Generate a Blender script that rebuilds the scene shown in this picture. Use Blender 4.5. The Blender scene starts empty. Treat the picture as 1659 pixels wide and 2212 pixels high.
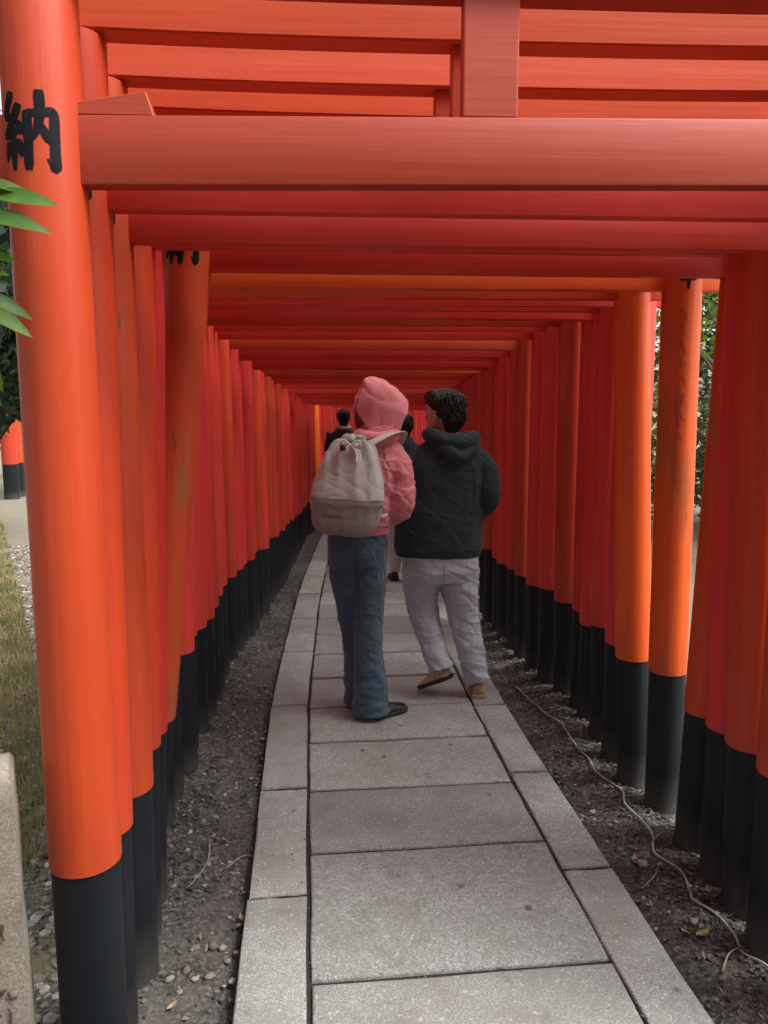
import bpy, bmesh, math, random
from mathutils import Vector, Matrix, noise as mn

random.seed(7)
R = math.radians
scene = bpy.context.scene
COL = scene.collection

# ------------------------------------------------------------------ camera, sky, sun, exposure
cam_d = bpy.data.cameras.new("camera")
cam = bpy.data.objects.new("camera", cam_d)
COL.objects.link(cam)
cam.location = (0, 0, 1.6)
cam.rotation_euler = (R(90 - 7.7528), 0, R(-3.2582))
cam_d.sensor_fit = 'VERTICAL'
cam_d.sensor_height = 24.0
cam_d.lens = 24.0 * 1660 / 2212
cam_d.clip_start = 0.05
cam_d.clip_end = 1500
scene.camera = cam

SUN_EL, SUN_AZ = R(57), R(116)         # azimuth clockwise from +Y: behind the camera, to its right
world = bpy.data.worlds.new("World")
scene.world = world
world.use_nodes = True
wn = world.node_tree
sky = wn.nodes.new('ShaderNodeTexSky')
sky.sky_type = 'NISHITA'
sky.sun_disc = False
sky.sun_elevation = SUN_EL
sky.sun_rotation = SUN_AZ
sky.dust_density = 4.0
sky.air_density = 1.0
hs = wn.nodes.new('ShaderNodeHueSaturation')      # overcast: the cloud layer greys the sky
hs.inputs['Saturation'].default_value = 0.35
wn.links.new(sky.outputs[0], hs.inputs['Color'])
wn.links.new(hs.outputs[0], wn.nodes['Background'].inputs['Color'])
wn.nodes['Background'].inputs['Strength'].default_value = 0.15

sun_d = bpy.data.lights.new("sun", 'SUN')
sun_d.energy = 1.5
sun_d.angle = R(22)
sun_d.color = (1.0, 0.96, 0.90)
sun = bpy.data.objects.new("sun", sun_d)
COL.objects.link(sun)
sd = Vector((math.sin(SUN_AZ) * math.cos(SUN_EL), math.cos(SUN_AZ) * math.cos(SUN_EL), math.sin(SUN_EL)))
sun.rotation_euler = sd.to_track_quat('Z', 'Y').to_euler()
sun.location = sd * 30

scene.view_settings.view_transform = 'Standard'
scene.view_settings.look = 'None'
scene.view_settings.exposure = 1.42
scene.view_settings.gamma = 1.0
scene.view_settings.use_curve_mapping = False
scene.render.engine = 'CYCLES'
scene.cycles.max_bounces = 10
scene.cycles.diffuse_bounces = 6
scene.cycles.use_denoising = True

# ------------------------------------------------------------------ helpers
def interp(x, xs, ys):
    if x <= xs[0]: return ys[0]
    for i in range(1, len(xs)):
        if x <= xs[i]:
            t = (x - xs[i-1]) / (xs[i] - xs[i-1])
            return ys[i-1] + t * (ys[i] - ys[i-1])
    return ys[-1]

def smooth01(t):
    t = max(0, min(1, t)); return t * t * (3 - 2 * t)

def drop(y):
    """the path runs gently downhill beyond the two walkers"""
    return 0.025 * (max(5.0, min(25.0, y)) - 5.0)

def empty(name, loc=(0, 0, 0), rz=0):
    o = bpy.data.objects.new(name, None)
    o.empty_display_size = 0.1
    o.location = loc
    o.rotation_euler = (0, 0, rz)
    COL.objects.link(o)
    return o

def tag(o, label=None, cat=None, group=None, kind=None):
    if label: o['label'] = label
    if cat: o['category'] = cat
    if group: o['group'] = group
    if kind: o['kind'] = kind
    return o

def link(name, me, mat=None, parent=None, smooth=False, loc=None):
    o = bpy.data.objects.new(name, me)
    COL.objects.link(o)
    if mat is not None and not me.materials:
        me.materials.append(mat)
    if parent is not None: o.parent = parent
    if loc is not None: o.location = loc
    if smooth:
        for p in me.polygons: p.use_smooth = True
    return o

def from_bm(name, bm, mat=None, parent=None, smooth=False, loc=None, angle=None):
    me = bpy.data.meshes.new(name)
    bm.normal_update()
    bm.to_mesh(me); bm.free()
    o = link(name, me, mat, parent, smooth, loc)
    if angle is not None:
        for p in me.polygons: p.use_smooth = True
        me.set_sharp_from_angle(angle=R(angle))
    return o

def from_data(name, vs, fs, mat=None, parent=None, smooth=False, loc=None):
    me = bpy.data.meshes.new(name)
    me.from_pydata(vs, [], fs)
    me.update()
    return link(name, me, mat, parent, smooth, loc)

def add_box(bm, x0, x1, y0, y1, z0, z1, bevel=0.0):
    vs = [bm.verts.new((x, y, z)) for z in (z0, z1) for y in (y0, y1) for x in (x0, x1)]
    for f in ((0,2,3,1), (4,5,7,6), (0,1,5,4), (2,6,7,3), (0,4,6,2), (1,3,7,5)):
        bm.faces.new([vs[i] for i in f])
    if bevel:
        bmesh.ops.bevel(bm, geom=list({e for v in vs for e in v.link_edges}), offset=bevel, segments=2, affect='EDGES', profile=0.5)

def add_ring_loft(bm, rings, cap=True):
    """rings: lists of points, same count"""
    rv = [[bm.verts.new(p) for p in r] for r in rings]
    n = len(rv[0])
    for a, b in zip(rv, rv[1:]):
        for i in range(n):
            j = (i + 1) % n
            bm.faces.new((a[i], a[j], b[j], b[i]))
    if cap:
        bm.faces.new(list(reversed(rv[0])))
        bm.faces.new(rv[-1])
    return rv

def ell(cx, cy, cz, rx, ry, n=24, p=2.0, rot=0.0):
    out = []
    for i in range(n):
        a = 2 * math.pi * i / n
        c, s = math.cos(a), math.sin(a)
        x = rx * math.copysign(abs(c) ** (2 / p), c)
        y = ry * math.copysign(abs(s) ** (2 / p), s)
        out.append((cx + x * math.cos(rot) - y * math.sin(rot), cy + x * math.sin(rot) + y * math.cos(rot), cz))
    return out

def catmull(pts, k=6):
    """smooth polyline through pts (tuples of any length)"""
    if len(pts) < 3: 
        out = []
        for i in range(k + 1):
            t = i / k
            out.append(tuple(a + (b - a) * t for a, b in zip(pts[0], pts[-1])))
        return out
    P = [tuple(2 * a - b for a, b in zip(pts[0], pts[1]))] + list(pts) + [tuple(2 * a - b for a, b in zip(pts[-1], pts[-2]))]
    out = []
    for i in range(1, len(P) - 2):
        for s in range(k):
            t = s / k
            out.append(tuple(0.5 * (2*b + (c - a) * t + (2*a - 5*b + 4*c - d) * t*t + (3*b - a - 3*c + d) * t**3)
                             for a, b, c, d in zip(P[i-1], P[i], P[i+1], P[i+2])))
    out.append(tuple(pts[-1]))
    return out

def add_tube(bm, pts, radii, n=16, cap=True, flat=1.0, side=None):
    """tube along pts; flat <1 squashes it across the direction perpendicular to side"""
    P = [Vector(p) for p in pts]
    rings = []
    prev = None
    for i, p in enumerate(P):
        d = (P[min(i + 1, len(P) - 1)] - P[max(i - 1, 0)]).normalized()
        if side is not None:
            u = Vector(side); u = (u - d * u.dot(d)).normalized()
        elif prev is None:
            u = d.orthogonal().normalized()
        else:
            u = (prev - d * prev.dot(d)).normalized()
        prev = u
        w = d.cross(u)
        r = radii[i] if not isinstance(radii, (int, float)) else radii
        rings.append([p + u * (r * math.cos(2*math.pi*k/n)) + w * (r * flat * math.sin(2*math.pi*k/n)) for k in range(n)])
    return add_ring_loft(bm, rings, cap)

def add_ellipsoid(bm, c, r, seg=20, rings=12, mat=None):
    M = Matrix.Translation(c) @ (mat.to_4x4() if mat is not None else Matrix.Identity(4)) @ Matrix.Diagonal((*r, 1))
    return bmesh.ops.create_uvsphere(bm, u_segments=seg, v_segments=rings, radius=1, matrix=M)['verts']

def remeshed(name, bm, voxel, mat, parent, smooth_it=6, disp=None, loc=None):
    """union of overlapping closed lofts as one continuous skin"""
    me = bpy.data.meshes.new(name)
    bmesh.ops.recalc_face_normals(bm, faces=bm.faces[:])
    bm.to_mesh(me); bm.free()
    o = bpy.data.objects.new(name + "_build", me)
    COL.objects.link(o)
    m = o.modifiers.new("r", 'REMESH'); m.mode = 'VOXEL'; m.voxel_size = voxel
    s = o.modifiers.new("s", 'SMOOTH'); s.factor = 0.5; s.iterations = smooth_it
    dg = bpy.context.evaluated_depsgraph_get()
    dg.update()
    me2 = bpy.data.meshes.new_from_object(o.evaluated_get(dg))
    bpy.data.objects.remove(o); bpy.data.meshes.remove(me)
    me2.name = name
    me2.materials.clear()
    if disp:
        nrm = [v.normal.copy() for v in me2.vertices]
        for v, nn in zip(me2.vertices, nrm):
            v.co += nn * disp(v.co, nn)
        me2.update()
    return link(name, me2, mat, parent, True, loc)

# ------------------------------------------------------------------ materials
class NT:
    def __init__(self, name):
        self.m = bpy.data.materials.new(name)
        self.m.use_nodes = True
        self.t = self.m.node_tree
        self.b = self.t.nodes['Principled BSDF']
    def n(self, typ, **kw):
        x = self.t.nodes.new(typ)
        for k, v in kw.items():
            if k in x.inputs: x.inputs[k].default_value = v
            else: setattr(x, k, v)
        return x
    def l(self, a, b): self.t.links.new(a, b)
    def noise(self, vec, scale, detail=4, rough=0.6):
        x = self.n('ShaderNodeTexNoise'); x.inputs['Scale'].default_value = scale
        x.inputs['Detail'].default_value = detail; x.inputs['Roughness'].default_value = rough
        self.l(vec, x.inputs['Vector']); return x.outputs['Fac']
    def ramp(self, fac, stops):
        x = self.n('ShaderNodeValToRGB'); cr = x.color_ramp
        while len(cr.elements) < len(stops): cr.elements.new(0.5)
        for e, (p, c) in zip(cr.elements, stops):
            e.position = p; e.color = (*c, 1) if len(c) == 3 else c
        self.l(fac, x.inputs['Fac']); return x.outputs['Color']
    def mix(self, fac, a, b, mode='MIX'):
        x = self.n('ShaderNodeMix'); x.data_type = 'RGBA'; x.blend_type = mode
        for s, v in ((0, fac), (6, a), (7, b)):
            if hasattr(v, 'is_linked'): self.l(v, x.inputs[s])
            elif isinstance(v, (int, float)): x.inputs[s].default_value = v
            else: x.inputs[s].default_value = (*v, 1)
        return x.outputs[2]
    def mapping(self, vec, scale):
        x = self.n('ShaderNodeMapping'); x.inputs['Scale'].default_value = scale
        self.l(vec, x.inputs['Vector']); return x.outputs['Vector']
    def objvec(self, shift=True):
        tc = self.n('ShaderNodeTexCoord')
        if not shift: return tc.outputs['Object']
        oi = self.n('ShaderNodeObjectInfo')
        cx = self.n('ShaderNodeCombineXYZ')
        ml = self.n('ShaderNodeMath', operation='MULTIPLY'); ml.inputs[1].default_value = 37.0
        self.l(oi.outputs['Random'], ml.inputs[0])
        for i in range(3): self.l(ml.outputs[0], cx.inputs[i])
        ad = self.n('ShaderNodeVectorMath', operation='ADD')
        self.l(tc.outputs['Object'], ad.inputs[0]); self.l(cx.outputs[0], ad.inputs[1])
        return ad.outputs[0]
    def objrand(self):
        return self.n('ShaderNodeObjectInfo').outputs['Random']
    def bump(self, h, strength=0.3, dist=0.01):
        x = self.n('ShaderNodeBump'); x.inputs['Strength'].default_value = strength; x.inputs['Distance'].default_value = dist
        self.l(h, x.inputs['Height']); self.l(x.outputs[0], self.b.inputs['Normal'])
    def col(self, c): self.l(c, self.b.inputs['Base Color'])
    def set(self, **kw):
        for k, v in kw.items(): self.b.inputs[k].default_value = v

def vary(nt, c, hue=0.006, val=0.25):
    """small difference of hue and value from object to object"""
    r = nt.objrand()
    mh = nt.n('ShaderNodeMapRange'); mh.inputs['To Min'].default_value = 0.5 - hue; mh.inputs['To Max'].default_value = 0.5 + hue
    mv = nt.n('ShaderNodeMapRange'); mv.inputs['To Min'].default_value = 1 - val; mv.inputs['To Max'].default_value = 1 + val * 0.5
    mm = nt.n('ShaderNodeMath', operation='FRACT')
    m2 = nt.n('ShaderNodeMath', operation='MULTIPLY'); m2.inputs[1].default_value = 7.31
    nt.l(r, mh.inputs['Value']); nt.l(r, m2.inputs[0]); nt.l(m2.outputs[0], mm.inputs[0]); nt.l(mm.outputs[0], mv.inputs['Value'])
    h = nt.n('ShaderNodeHueSaturation')
    nt.l(mh.outputs[0], h.inputs['Hue']); nt.l(mv.outputs[0], h.inputs['Value']); nt.l(c, h.inputs['Color'])
    return h.outputs[0]

def paint(name, c1, c2, streak, rough=0.42, wear=None, wear_amt=0.0, var=(0.003, 0.13), bump=0.2):
    """vermilion paint on wood; streak is the mapping scale (long along the grain)"""
    t = NT(name)
    v = t.objvec()
    g = t.noise(t.mapping(v, streak), 1.0, 6, 0.65)
    c = t.mix(t.ramp(g, [(0.3, (0, 0, 0)), (0.72, (1, 1, 1))]), c1, c2)
    big = t.noise(v, 2.2, 3)
    c = t.mix(t.ramp(big, [(0.35, (0, 0, 0)), (0.75, (0.45, 0.45, 0.45))]), c, tuple(x * 0.72 for x in c1))
    if wear_amt:
        w = t.noise(t.mapping(v, tuple(s * 0.8 for s in streak)), 1.3, 8, 0.75)
        w2 = t.noise(v, 3.0, 2)
        mm = t.n('ShaderNodeMath', operation='MULTIPLY'); t.l(w, mm.inputs[0]); t.l(w2, mm.inputs[1])
        c = t.mix(t.ramp(mm.outputs[0], [(0.30 - wear_amt * 0.1, (0, 0, 0)), (0.36, (1, 1, 1))]), c, wear)
    fd = t.noise(t.mapping(v, tuple(s_ * 0.45 for s_ in streak)), 1.0, 5, 0.6)
    c = t.mix(t.ramp(fd, [(0.52, (0, 0, 0)), (0.70, (0.3, 0.3, 0.3))]), c, (min(1, c1[0] * 1.12), c1[1] * 1.5, c1[2] * 2.6))
    if streak[2] < 1:
        tc = t.n('ShaderNodeTexCoord'); sp_ = t.n('ShaderNodeSeparateXYZ'); t.l(tc.outputs['Object'], sp_.inputs[0])
        mr = t.n('ShaderNodeMapRange'); mr.inputs['From Min'].default_value = 0.80; mr.inputs['From Max'].default_value = 0.50
        t.l(sp_.outputs['Z'], mr.inputs['Value'])
        mg = t.n('ShaderNodeMath', operation='MULTIPLY'); t.l(mr.outputs[0], mg.inputs[0])
        t.l(t.ramp(t.noise(t.mapping(v, (10, 10, 2.5)), 1.0, 6, 0.7), [(0.45, (0, 0, 0)), (0.75, (0.7, 0.7, 0.7))]), mg.inputs[1])
        c = t.mix(mg.outputs[0], c, (0.12, 0.03, 0.015))
        ch = t.noise(t.mapping(v, (30, 30, 6)), 1.0, 3, 0.5)
        c = t.mix(t.ramp(ch, [(0.745, (0, 0, 0)), (0.76, (0.8, 0.8, 0.8))]), c, (0.10, 0.045, 0.025))
    if var: c = vary(t, c, *var)
    t.col(c)
    rr = t.n('ShaderNodeMapRange'); rr.inputs['To Min'].default_value = rough - 0.08; rr.inputs['To Max'].default_value = rough + 0.14
    t.l(g, rr.inputs['Value']); t.l(rr.outputs[0], t.b.inputs['Roughness'])
    fine = t.noise(t.mapping(v, tuple(s * 3 for s in streak)), 1.0, 3)
    t.bump(fine, bump, 0.004)
    t.set(**{'Specular IOR Level': 0.4})
    return t.m

VERT = (22, 22, 0.35)
HORI = (0.5, 16, 16)
VERM, VERM2 = (0.53, 0.060, 0.014), (0.43, 0.040, 0.011)
RED, RED2 = (0.66, 0.044, 0.030), (0.56, 0.036, 0.027)
ORG, ORG2 = (0.68, 0.105, 0.010), (0.60, 0.075, 0.009)
M = {}
M['fresh_v'] = paint('vermilion_paint_fresh', VERM, VERM2, VERT)
M['fresh_h'] = paint('vermilion_paint_beam', VERM, VERM2, HORI)
M['red_v'] = paint('red_paint_post', RED, RED2, VERT, 0.48)
M['red_h'] = paint('red_paint_beam', RED, RED2, HORI, 0.48)
M['shaded_h'] = paint('shaded_vermilion_beam', (0.37, 0.046, 0.016), (0.32, 0.038, 0.014), HORI, 0.5, None, 0, None)  # dimmer light on the first gate's beam and strut, put into the paint
M['worn_v'] = paint('orange_paint_worn_post', (0.58, 0.070, 0.014), (0.48, 0.045, 0.012), VERT, 0.5, (0.34, 0.12, 0.04), 0.45, None, 0.3)
M['lit_h'] = paint('lit_vermilion_top_beam', (0.66, 0.105, 0.040), (0.58, 0.080, 0.030), HORI, 0.38, None, 0, None)  # bright skylight on the upper rails, put into a paler paint
M['knotty_v'] = paint('orange_paint_knotty_post', ORG, (0.50, 0.060, 0.010), VERT, 0.45, (0.38, 0.09, 0.02), 0.4, None, 0.3)
M['org_v'] = paint('orange_paint_post', ORG, ORG2, VERT, 0.4, None, 0, None)
M['org_h'] = paint('orange_paint_beam', ORG, ORG2, HORI, 0.45, None, 0, None)

def black_paint():
    t = NT('black_paint')
    v = t.objvec()
    g = t.noise(t.mapping(v, (22, 22, 0.7)), 1.0, 6, 0.7)
    c = t.ramp(g, [(0.3, (0.0025, 0.0045, 0.007)), (0.60, (0.005, 0.008, 0.0115)), (0.78, (0.020, 0.025, 0.027))])
    # dust splashed up from the ground
    tc = t.n('ShaderNodeTexCoord'); sp = t.n('ShaderNodeSeparateXYZ'); t.l(tc.outputs['Object'], sp.inputs[0])
    mr = t.n('ShaderNodeMapRange'); mr.inputs['From Min'].default_value = 0.16; mr.inputs['From Max'].default_value = -0.03
    t.l(sp.outputs['Z'], mr.inputs['Value'])
    m2 = t.n('ShaderNodeMath', operation='MULTIPLY'); t.l(mr.outputs[0], m2.inputs[0]); t.l(t.noise(v, 9, 5), m2.inputs[1])
    c = t.mix(m2.outputs[0], c, (0.10, 0.095, 0.08))
    t.col(c); t.set(Roughness=0.55); t.set(**{'Specular IOR Level': 0.3}); t.bump(g, 0.2, 0.004)
    return t.m
M['black'] = black_paint()

def ink():
    t = NT('black_carved_lettering'); v = t.objvec()
    t.col(t.ramp(t.noise(v, 40, 3), [(0.3, (0.004, 0.006, 0.008)), (0.7, (0.009, 0.011, 0.014))])); t.set(Roughness=0.6); t.set(**{'Specular IOR Level': 0.12})
    return t.m
M['ink'] = ink()
def faint(name, c):
    t = NT(name); v = t.objvec()
    t.col(t.ramp(t.noise(v, 60, 3), [(0.3, c), (0.7, tuple(x * 1.5 for x in c))])); t.set(Roughness=0.6)
    return t.m
M['faded'] = faint('faded_lettering', (0.36, 0.05, 0.012))
M['knot'] = faint('wood_knot', (0.03, 0.016, 0.01))
M['groove'] = faint('stone_groove', (0.07, 0.04, 0.03))

def granite(name, lo, hi, sp_dark=(0.10, 0.095, 0.09), var=(0.008, 0.14)):
    t = NT(name); v = t.objvec()
    f = t.noise(v, 170, 3, 0.75)
    c = t.ramp(f, [(0.34, tuple(x * 0.50 for x in lo)), (0.5, lo), (0.68, hi)])
    mid = t.noise(v, 26, 5, 0.7)
    c = t.mix(t.ramp(mid, [(0.35, (0.55, 0.55, 0.55)), (0.65, (0, 0, 0))]), c, tuple(x * 0.72 for x in lo))
    big = t.noise(v, 4.2, 6, 0.7)
    c = t.mix(t.ramp(big, [(0.42, (0, 0, 0)), (0.70, (0.8, 0.8, 0.8))]), c, (lo[0] * 0.74, lo[1] * 0.69, lo[2] * 0.65))
    st = t.noise(t.mapping(v, (1.3, .8, 1)), 9.0, 7, 0.75)
    c = t.mix(t.ramp(st, [(0.56, (0, 0, 0)), (0.68, (0.55, 0.55, 0.55))]), c, (lo[0] * .5, lo[1] * .48, lo[2] * .44))
    c = t.mix(t.ramp(t.noise(v, 70, 2, 0.6), [(0.62, (0, 0, 0)), (0.70, (0.5, 0.5, 0.5))]), c, hi)
    vo = t.n('ShaderNodeTexVoronoi'); vo.inputs['Scale'].default_value = 11.0; t.l(v, vo.inputs['Vector'])
    spots = t.noise(v, 7.0, 2)
    ms = t.n('ShaderNodeMath', operation='MULTIPLY')
    a = t.ramp(vo.outputs['Distance'], [(0.10, (1, 1, 1)), (0.20, (0, 0, 0))])
    b = t.ramp(spots, [(0.58, (0, 0, 0)), (0.64, (1, 1, 1))])
    t.l(a, ms.inputs[0]); t.l(b, ms.inputs[1])
    c = t.mix(ms.outputs[0], c, sp_dark)
    if var: c = vary(t, c, *var)
    t.col(c); t.set(Roughness=0.85)
    ad = t.n('ShaderNodeMath', operation='ADD'); t.l(f, ad.inputs[0]); t.l(mid, ad.inputs[1])
    t.bump(ad.outputs[0], 0.5, 0.004)
    return t.m
M['slab'] = granite('paving_granite', (0.285, 0.305, 0.288), (0.58, 0.60, 0.575), var=(0.008, 0.2))
M['post_stone'] = granite('weathered_post_stone', (0.27, 0.25, 0.20), (0.40, 0.37, 0.30), (0.15, 0.10, 0.08), None)

def ground_mat():
    t = NT('ground_earth')
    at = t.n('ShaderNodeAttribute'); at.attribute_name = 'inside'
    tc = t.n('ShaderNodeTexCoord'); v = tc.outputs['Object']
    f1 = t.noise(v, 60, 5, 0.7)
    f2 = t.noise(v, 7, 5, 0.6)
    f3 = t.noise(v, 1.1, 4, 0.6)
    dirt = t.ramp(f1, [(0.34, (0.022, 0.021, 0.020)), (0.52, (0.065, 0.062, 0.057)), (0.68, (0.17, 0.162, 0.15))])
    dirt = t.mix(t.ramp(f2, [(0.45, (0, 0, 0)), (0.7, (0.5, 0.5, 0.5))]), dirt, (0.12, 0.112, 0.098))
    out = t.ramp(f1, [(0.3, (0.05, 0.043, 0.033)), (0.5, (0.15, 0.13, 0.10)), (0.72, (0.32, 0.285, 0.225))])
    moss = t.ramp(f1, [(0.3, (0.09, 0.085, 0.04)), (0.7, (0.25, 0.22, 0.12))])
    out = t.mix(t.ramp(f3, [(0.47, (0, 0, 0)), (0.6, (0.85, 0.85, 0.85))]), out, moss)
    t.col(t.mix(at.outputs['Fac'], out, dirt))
    t.set(Roughness=0.95)
    t.bump(f1, 0.7, 0.015)
    return t.m
M['ground'] = ground_mat()

def simple(name, c1, c2, scale=30, rough=0.8, bump=0.0, bscale=None, var=None, sheen=0.0):
    t = NT(name); v = t.objvec()
    f = t.noise(v, scale, 5, 0.65)
    c = t.ramp(f, [(0.32, c1), (0.68, c2)])
    if var: c = vary(t, c, *var)
    t.col(c); t.set(Roughness=rough)
    if sheen: t.set(**{'Sheen Weight': sheen})
    if bump: t.bump(t.noise(v, bscale or scale, 4, 0.7), bump, 0.004)
    return t.m
M['mortar'] = simple('joint_earth', (0.012, 0.011, 0.01), (0.03, 0.028, 0.026), 50, 0.95)
M['pebble'] = simple('grey_pebble', (0.12, 0.115, 0.11), (0.24, 0.23, 0.22), 14, 0.8, 0.2, 60, (0.01, 0.5))
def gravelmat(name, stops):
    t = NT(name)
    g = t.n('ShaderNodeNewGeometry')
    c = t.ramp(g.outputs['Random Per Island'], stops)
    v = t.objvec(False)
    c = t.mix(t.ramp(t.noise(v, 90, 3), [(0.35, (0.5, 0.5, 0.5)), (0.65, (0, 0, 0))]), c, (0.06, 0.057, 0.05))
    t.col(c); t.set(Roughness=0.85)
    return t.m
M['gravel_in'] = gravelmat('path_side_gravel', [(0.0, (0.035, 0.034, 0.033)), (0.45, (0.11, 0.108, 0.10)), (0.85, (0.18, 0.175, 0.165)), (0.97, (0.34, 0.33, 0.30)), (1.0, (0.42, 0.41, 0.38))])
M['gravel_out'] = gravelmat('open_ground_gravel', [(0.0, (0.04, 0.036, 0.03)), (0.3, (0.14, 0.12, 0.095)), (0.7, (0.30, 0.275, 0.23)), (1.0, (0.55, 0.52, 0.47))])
M['litter'] = gravelmat('leaf_litter', [(0.0, (0.02, 0.017, 0.014)), (0.5, (0.06, 0.05, 0.038)), (0.85, (0.13, 0.11, 0.08)), (1.0, (0.30, 0.25, 0.18))])
M['stone_light'] = simple('pale_stone', (0.16, 0.15, 0.13), (0.34, 0.32, 0.28), 30, 0.85, 0.3, 60, (0.02, 0.6))
M['cable'] = simple('grey_cable', (0.19, 0.195, 0.185), (0.32, 0.32, 0.30), 30, 0.6)
M['twig'] = simple('dry_twig', (0.14, 0.12, 0.09), (0.32, 0.28, 0.21), 30, 0.8, 0.2, 80)
M['dry_leaf'] = simple('dry_leaf', (0.22, 0.14, 0.07), (0.40, 0.29, 0.17), 40, 0.7, 0.2, 80, (0.03, 0.4))

def leafmat(name, c1, c2, rough=0.4, trans=0.25, scale=6):
    t = NT(name); v = t.objvec(False)
    f = t.noise(v, scale, 4)
    t.col(vary(t, t.ramp(f, [(0.3, c1), (0.7, c2)]), 0.012, 0.35))
    t.set(Roughness=rough); t.set(**{'Specular IOR Level': 0.2})
    tr = t.n('ShaderNodeBsdfTranslucent'); 
    tr.inputs['Color'].default_value = (c2[0] * 1.3, c2[1] * 1.4, c2[2], 1)
    mx = t.n('ShaderNodeMixShader'); mx.inputs[0].default_value = trans
    t.l(t.b.outputs[0], mx.inputs[1]); t.l(tr.outputs[0], mx.inputs[2])
    t.l(mx.outputs[0], t.t.nodes['Material Output'].inputs['Surface'])
    return t.m
M['leaf_big'] = leafmat('glossy_shrub_leaf', (0.020, 0.060, 0.004), (0.062, 0.140, 0.007), 0.5, 0.25, 14)
M['leaf_tree'] = leafmat('tree_leaf', (0.030, 0.055, 0.018), (0.085, 0.12, 0.035))
M['leaf_light'] = leafmat('light_tree_leaf', (0.06, 0.11, 0.02), (0.14, 0.21, 0.04))
M['leaf_dark'] = leafmat('dark_tree_leaf', (0.018, 0.032, 0.018), (0.04, 0.065, 0.035))
M['grass'] = leafmat('grass_blade', (0.09, 0.11, 0.035), (0.36, 0.29, 0.16), 0.6, 0.3, 3)
M['bark'] = simple('tree_bark', (0.05, 0.04, 0.03), (0.13, 0.11, 0.09), 12, 0.9, 0.6, 20)

def fabric(name, c1, c2, scale=5, weave=420, rough=0.9, sheen=0.2, wb=0.25):
    t = NT(name); v = t.objvec(False)
    f = t.noise(v, scale * 1.6, 6, 0.7)
    fw = t.noise(v, weave, 2, 0.8)
    c = t.ramp(f, [(0.3, c1), (0.7, c2)])
    c = t.mix(t.ramp(fw, [(0.35, (0.35, 0.35, 0.35)), (0.65, (0, 0, 0))]), c, tuple(x * 0.6 for x in c1))
    t.col(c); t.set(Roughness=rough); t.set(**{'Sheen Weight': sheen})
    cr = t.n('ShaderNodeTexNoise'); cr.inputs['Scale'].default_value = 15; cr.inputs['Detail'].default_value = 3; cr.inputs['Distortion'].default_value = 1.2
    cr.noise_type = 'RIDGED_MULTIFRACTAL'
    t.l(t.mapping(v, (1, 1, 1.7)), cr.inputs['Vector'])
    m3 = t.n('ShaderNodeMath', operation='MULTIPLY'); t.l(cr.outputs['Fac'], m3.inputs[0]); m3.inputs[1].default_value = 0.6
    m4 = t.n('ShaderNodeMath', operation='ADD'); t.l(m3.outputs[0], m4.inputs[0])
    m5 = t.n('ShaderNodeMath', operation='MULTIPLY'); t.l(t.noise(v, 160, 3, 0.7), m5.inputs[0]); m5.inputs[1].default_value = 0.25
    t.l(m5.outputs[0], m4.inputs[1])
    t.bump(m4.outputs[0], wb * 1.2, 0.010)
    return t.m
M['pink'] = fabric('pink_jersey', (0.60, 0.18, 0.20), (0.70, 0.25, 0.27))
M['jeans'] = fabric('blue_denim', (0.026, 0.058, 0.092), (0.055, 0.104, 0.155), 7, 500)
M['navy'] = fabric('dark_navy_jersey', (0.016, 0.034, 0.044), (0.024, 0.046, 0.058), 4, 420, 0.9, 0.05)
M['sweat'] = fabric('grey_sweat_jersey', (0.37, 0.43, 0.48), (0.50, 0.575, 0.64), 9, 300)
M['canvas_light'] = fabric('pale_canvas', (0.37, 0.385, 0.38), (0.52, 0.535, 0.53), 9, 600)
M['canvas_dark'] = fabric('taupe_canvas', (0.19, 0.185, 0.175), (0.27, 0.262, 0.25), 9, 600)
M['strap'] = fabric('grey_webbing', (0.38, 0.37, 0.35), (0.48, 0.46, 0.44), 20, 800)
M['white_tie'] = fabric('white_cord', (0.55, 0.55, 0.56), (0.7, 0.7, 0.7), 20, 500)
M['patch'] = fabric('cream_patch', (0.55, 0.40, 0.30), (0.62, 0.52, 0.42), 60, 700)
M['skin'] = simple('skin', (0.42, 0.22, 0.15), (0.52, 0.29, 0.20), 14, 0.5)
M['hair'] = simple('black_hair', (0.005, 0.005, 0.007), (0.014, 0.013, 0.015), 60, 0.62)
M['shoe_black'] = simple('black_shoe', (0.008, 0.009, 0.012), (0.018, 0.02, 0.024), 30, 0.45)
M['shoe_tan'] = simple('tan_suede', (0.33, 0.23, 0.12), (0.48, 0.36, 0.21), 40, 0.8)
M['sole_dark'] = simple('dark_rubber_sole', (0.012, 0.012, 0.012), (0.03, 0.03, 0.03), 40, 0.7)
M['sole_pale'] = simple('pale_rubber_sole', (0.30, 0.24, 0.16), (0.40, 0.33, 0.24), 40, 0.7)
M['toggle'] = simple('black_plastic', (0.01, 0.01, 0.01), (0.02, 0.02, 0.02), 40, 0.3)
M['white_cloth'] = fabric('off_white_cloth', (0.52, 0.52, 0.53), (0.62, 0.62, 0.63), 12, 400)

# ------------------------------------------------------------------ lie of the land
YS = [0.5, 1.8, 2.4, 3.11, 4.0, 4.97, 6.3, 8.0, 10.3]
LO = [-0.25, -0.296, -0.32, -0.352, -0.387, -0.39, -0.393, -0.36, -0.27]
RO = [1.00, 0.975, 0.95, 0.92, 0.895, 0.885, 0.88, 0.91, 0.99]
def bend(y): return 0.09 * max(0, y - 10.3) + 0.028 * max(0, y - 10.3) ** 2
def lo(y): return interp(y, YS, LO) + bend(y)
def ro(y): return interp(y, YS, RO) + bend(y)
def lj(y): return lo(y) + 0.205
def rj(y): return ro(y) - 0.185
def mid(y): return (lo(y) + ro(y)) / 2

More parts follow.
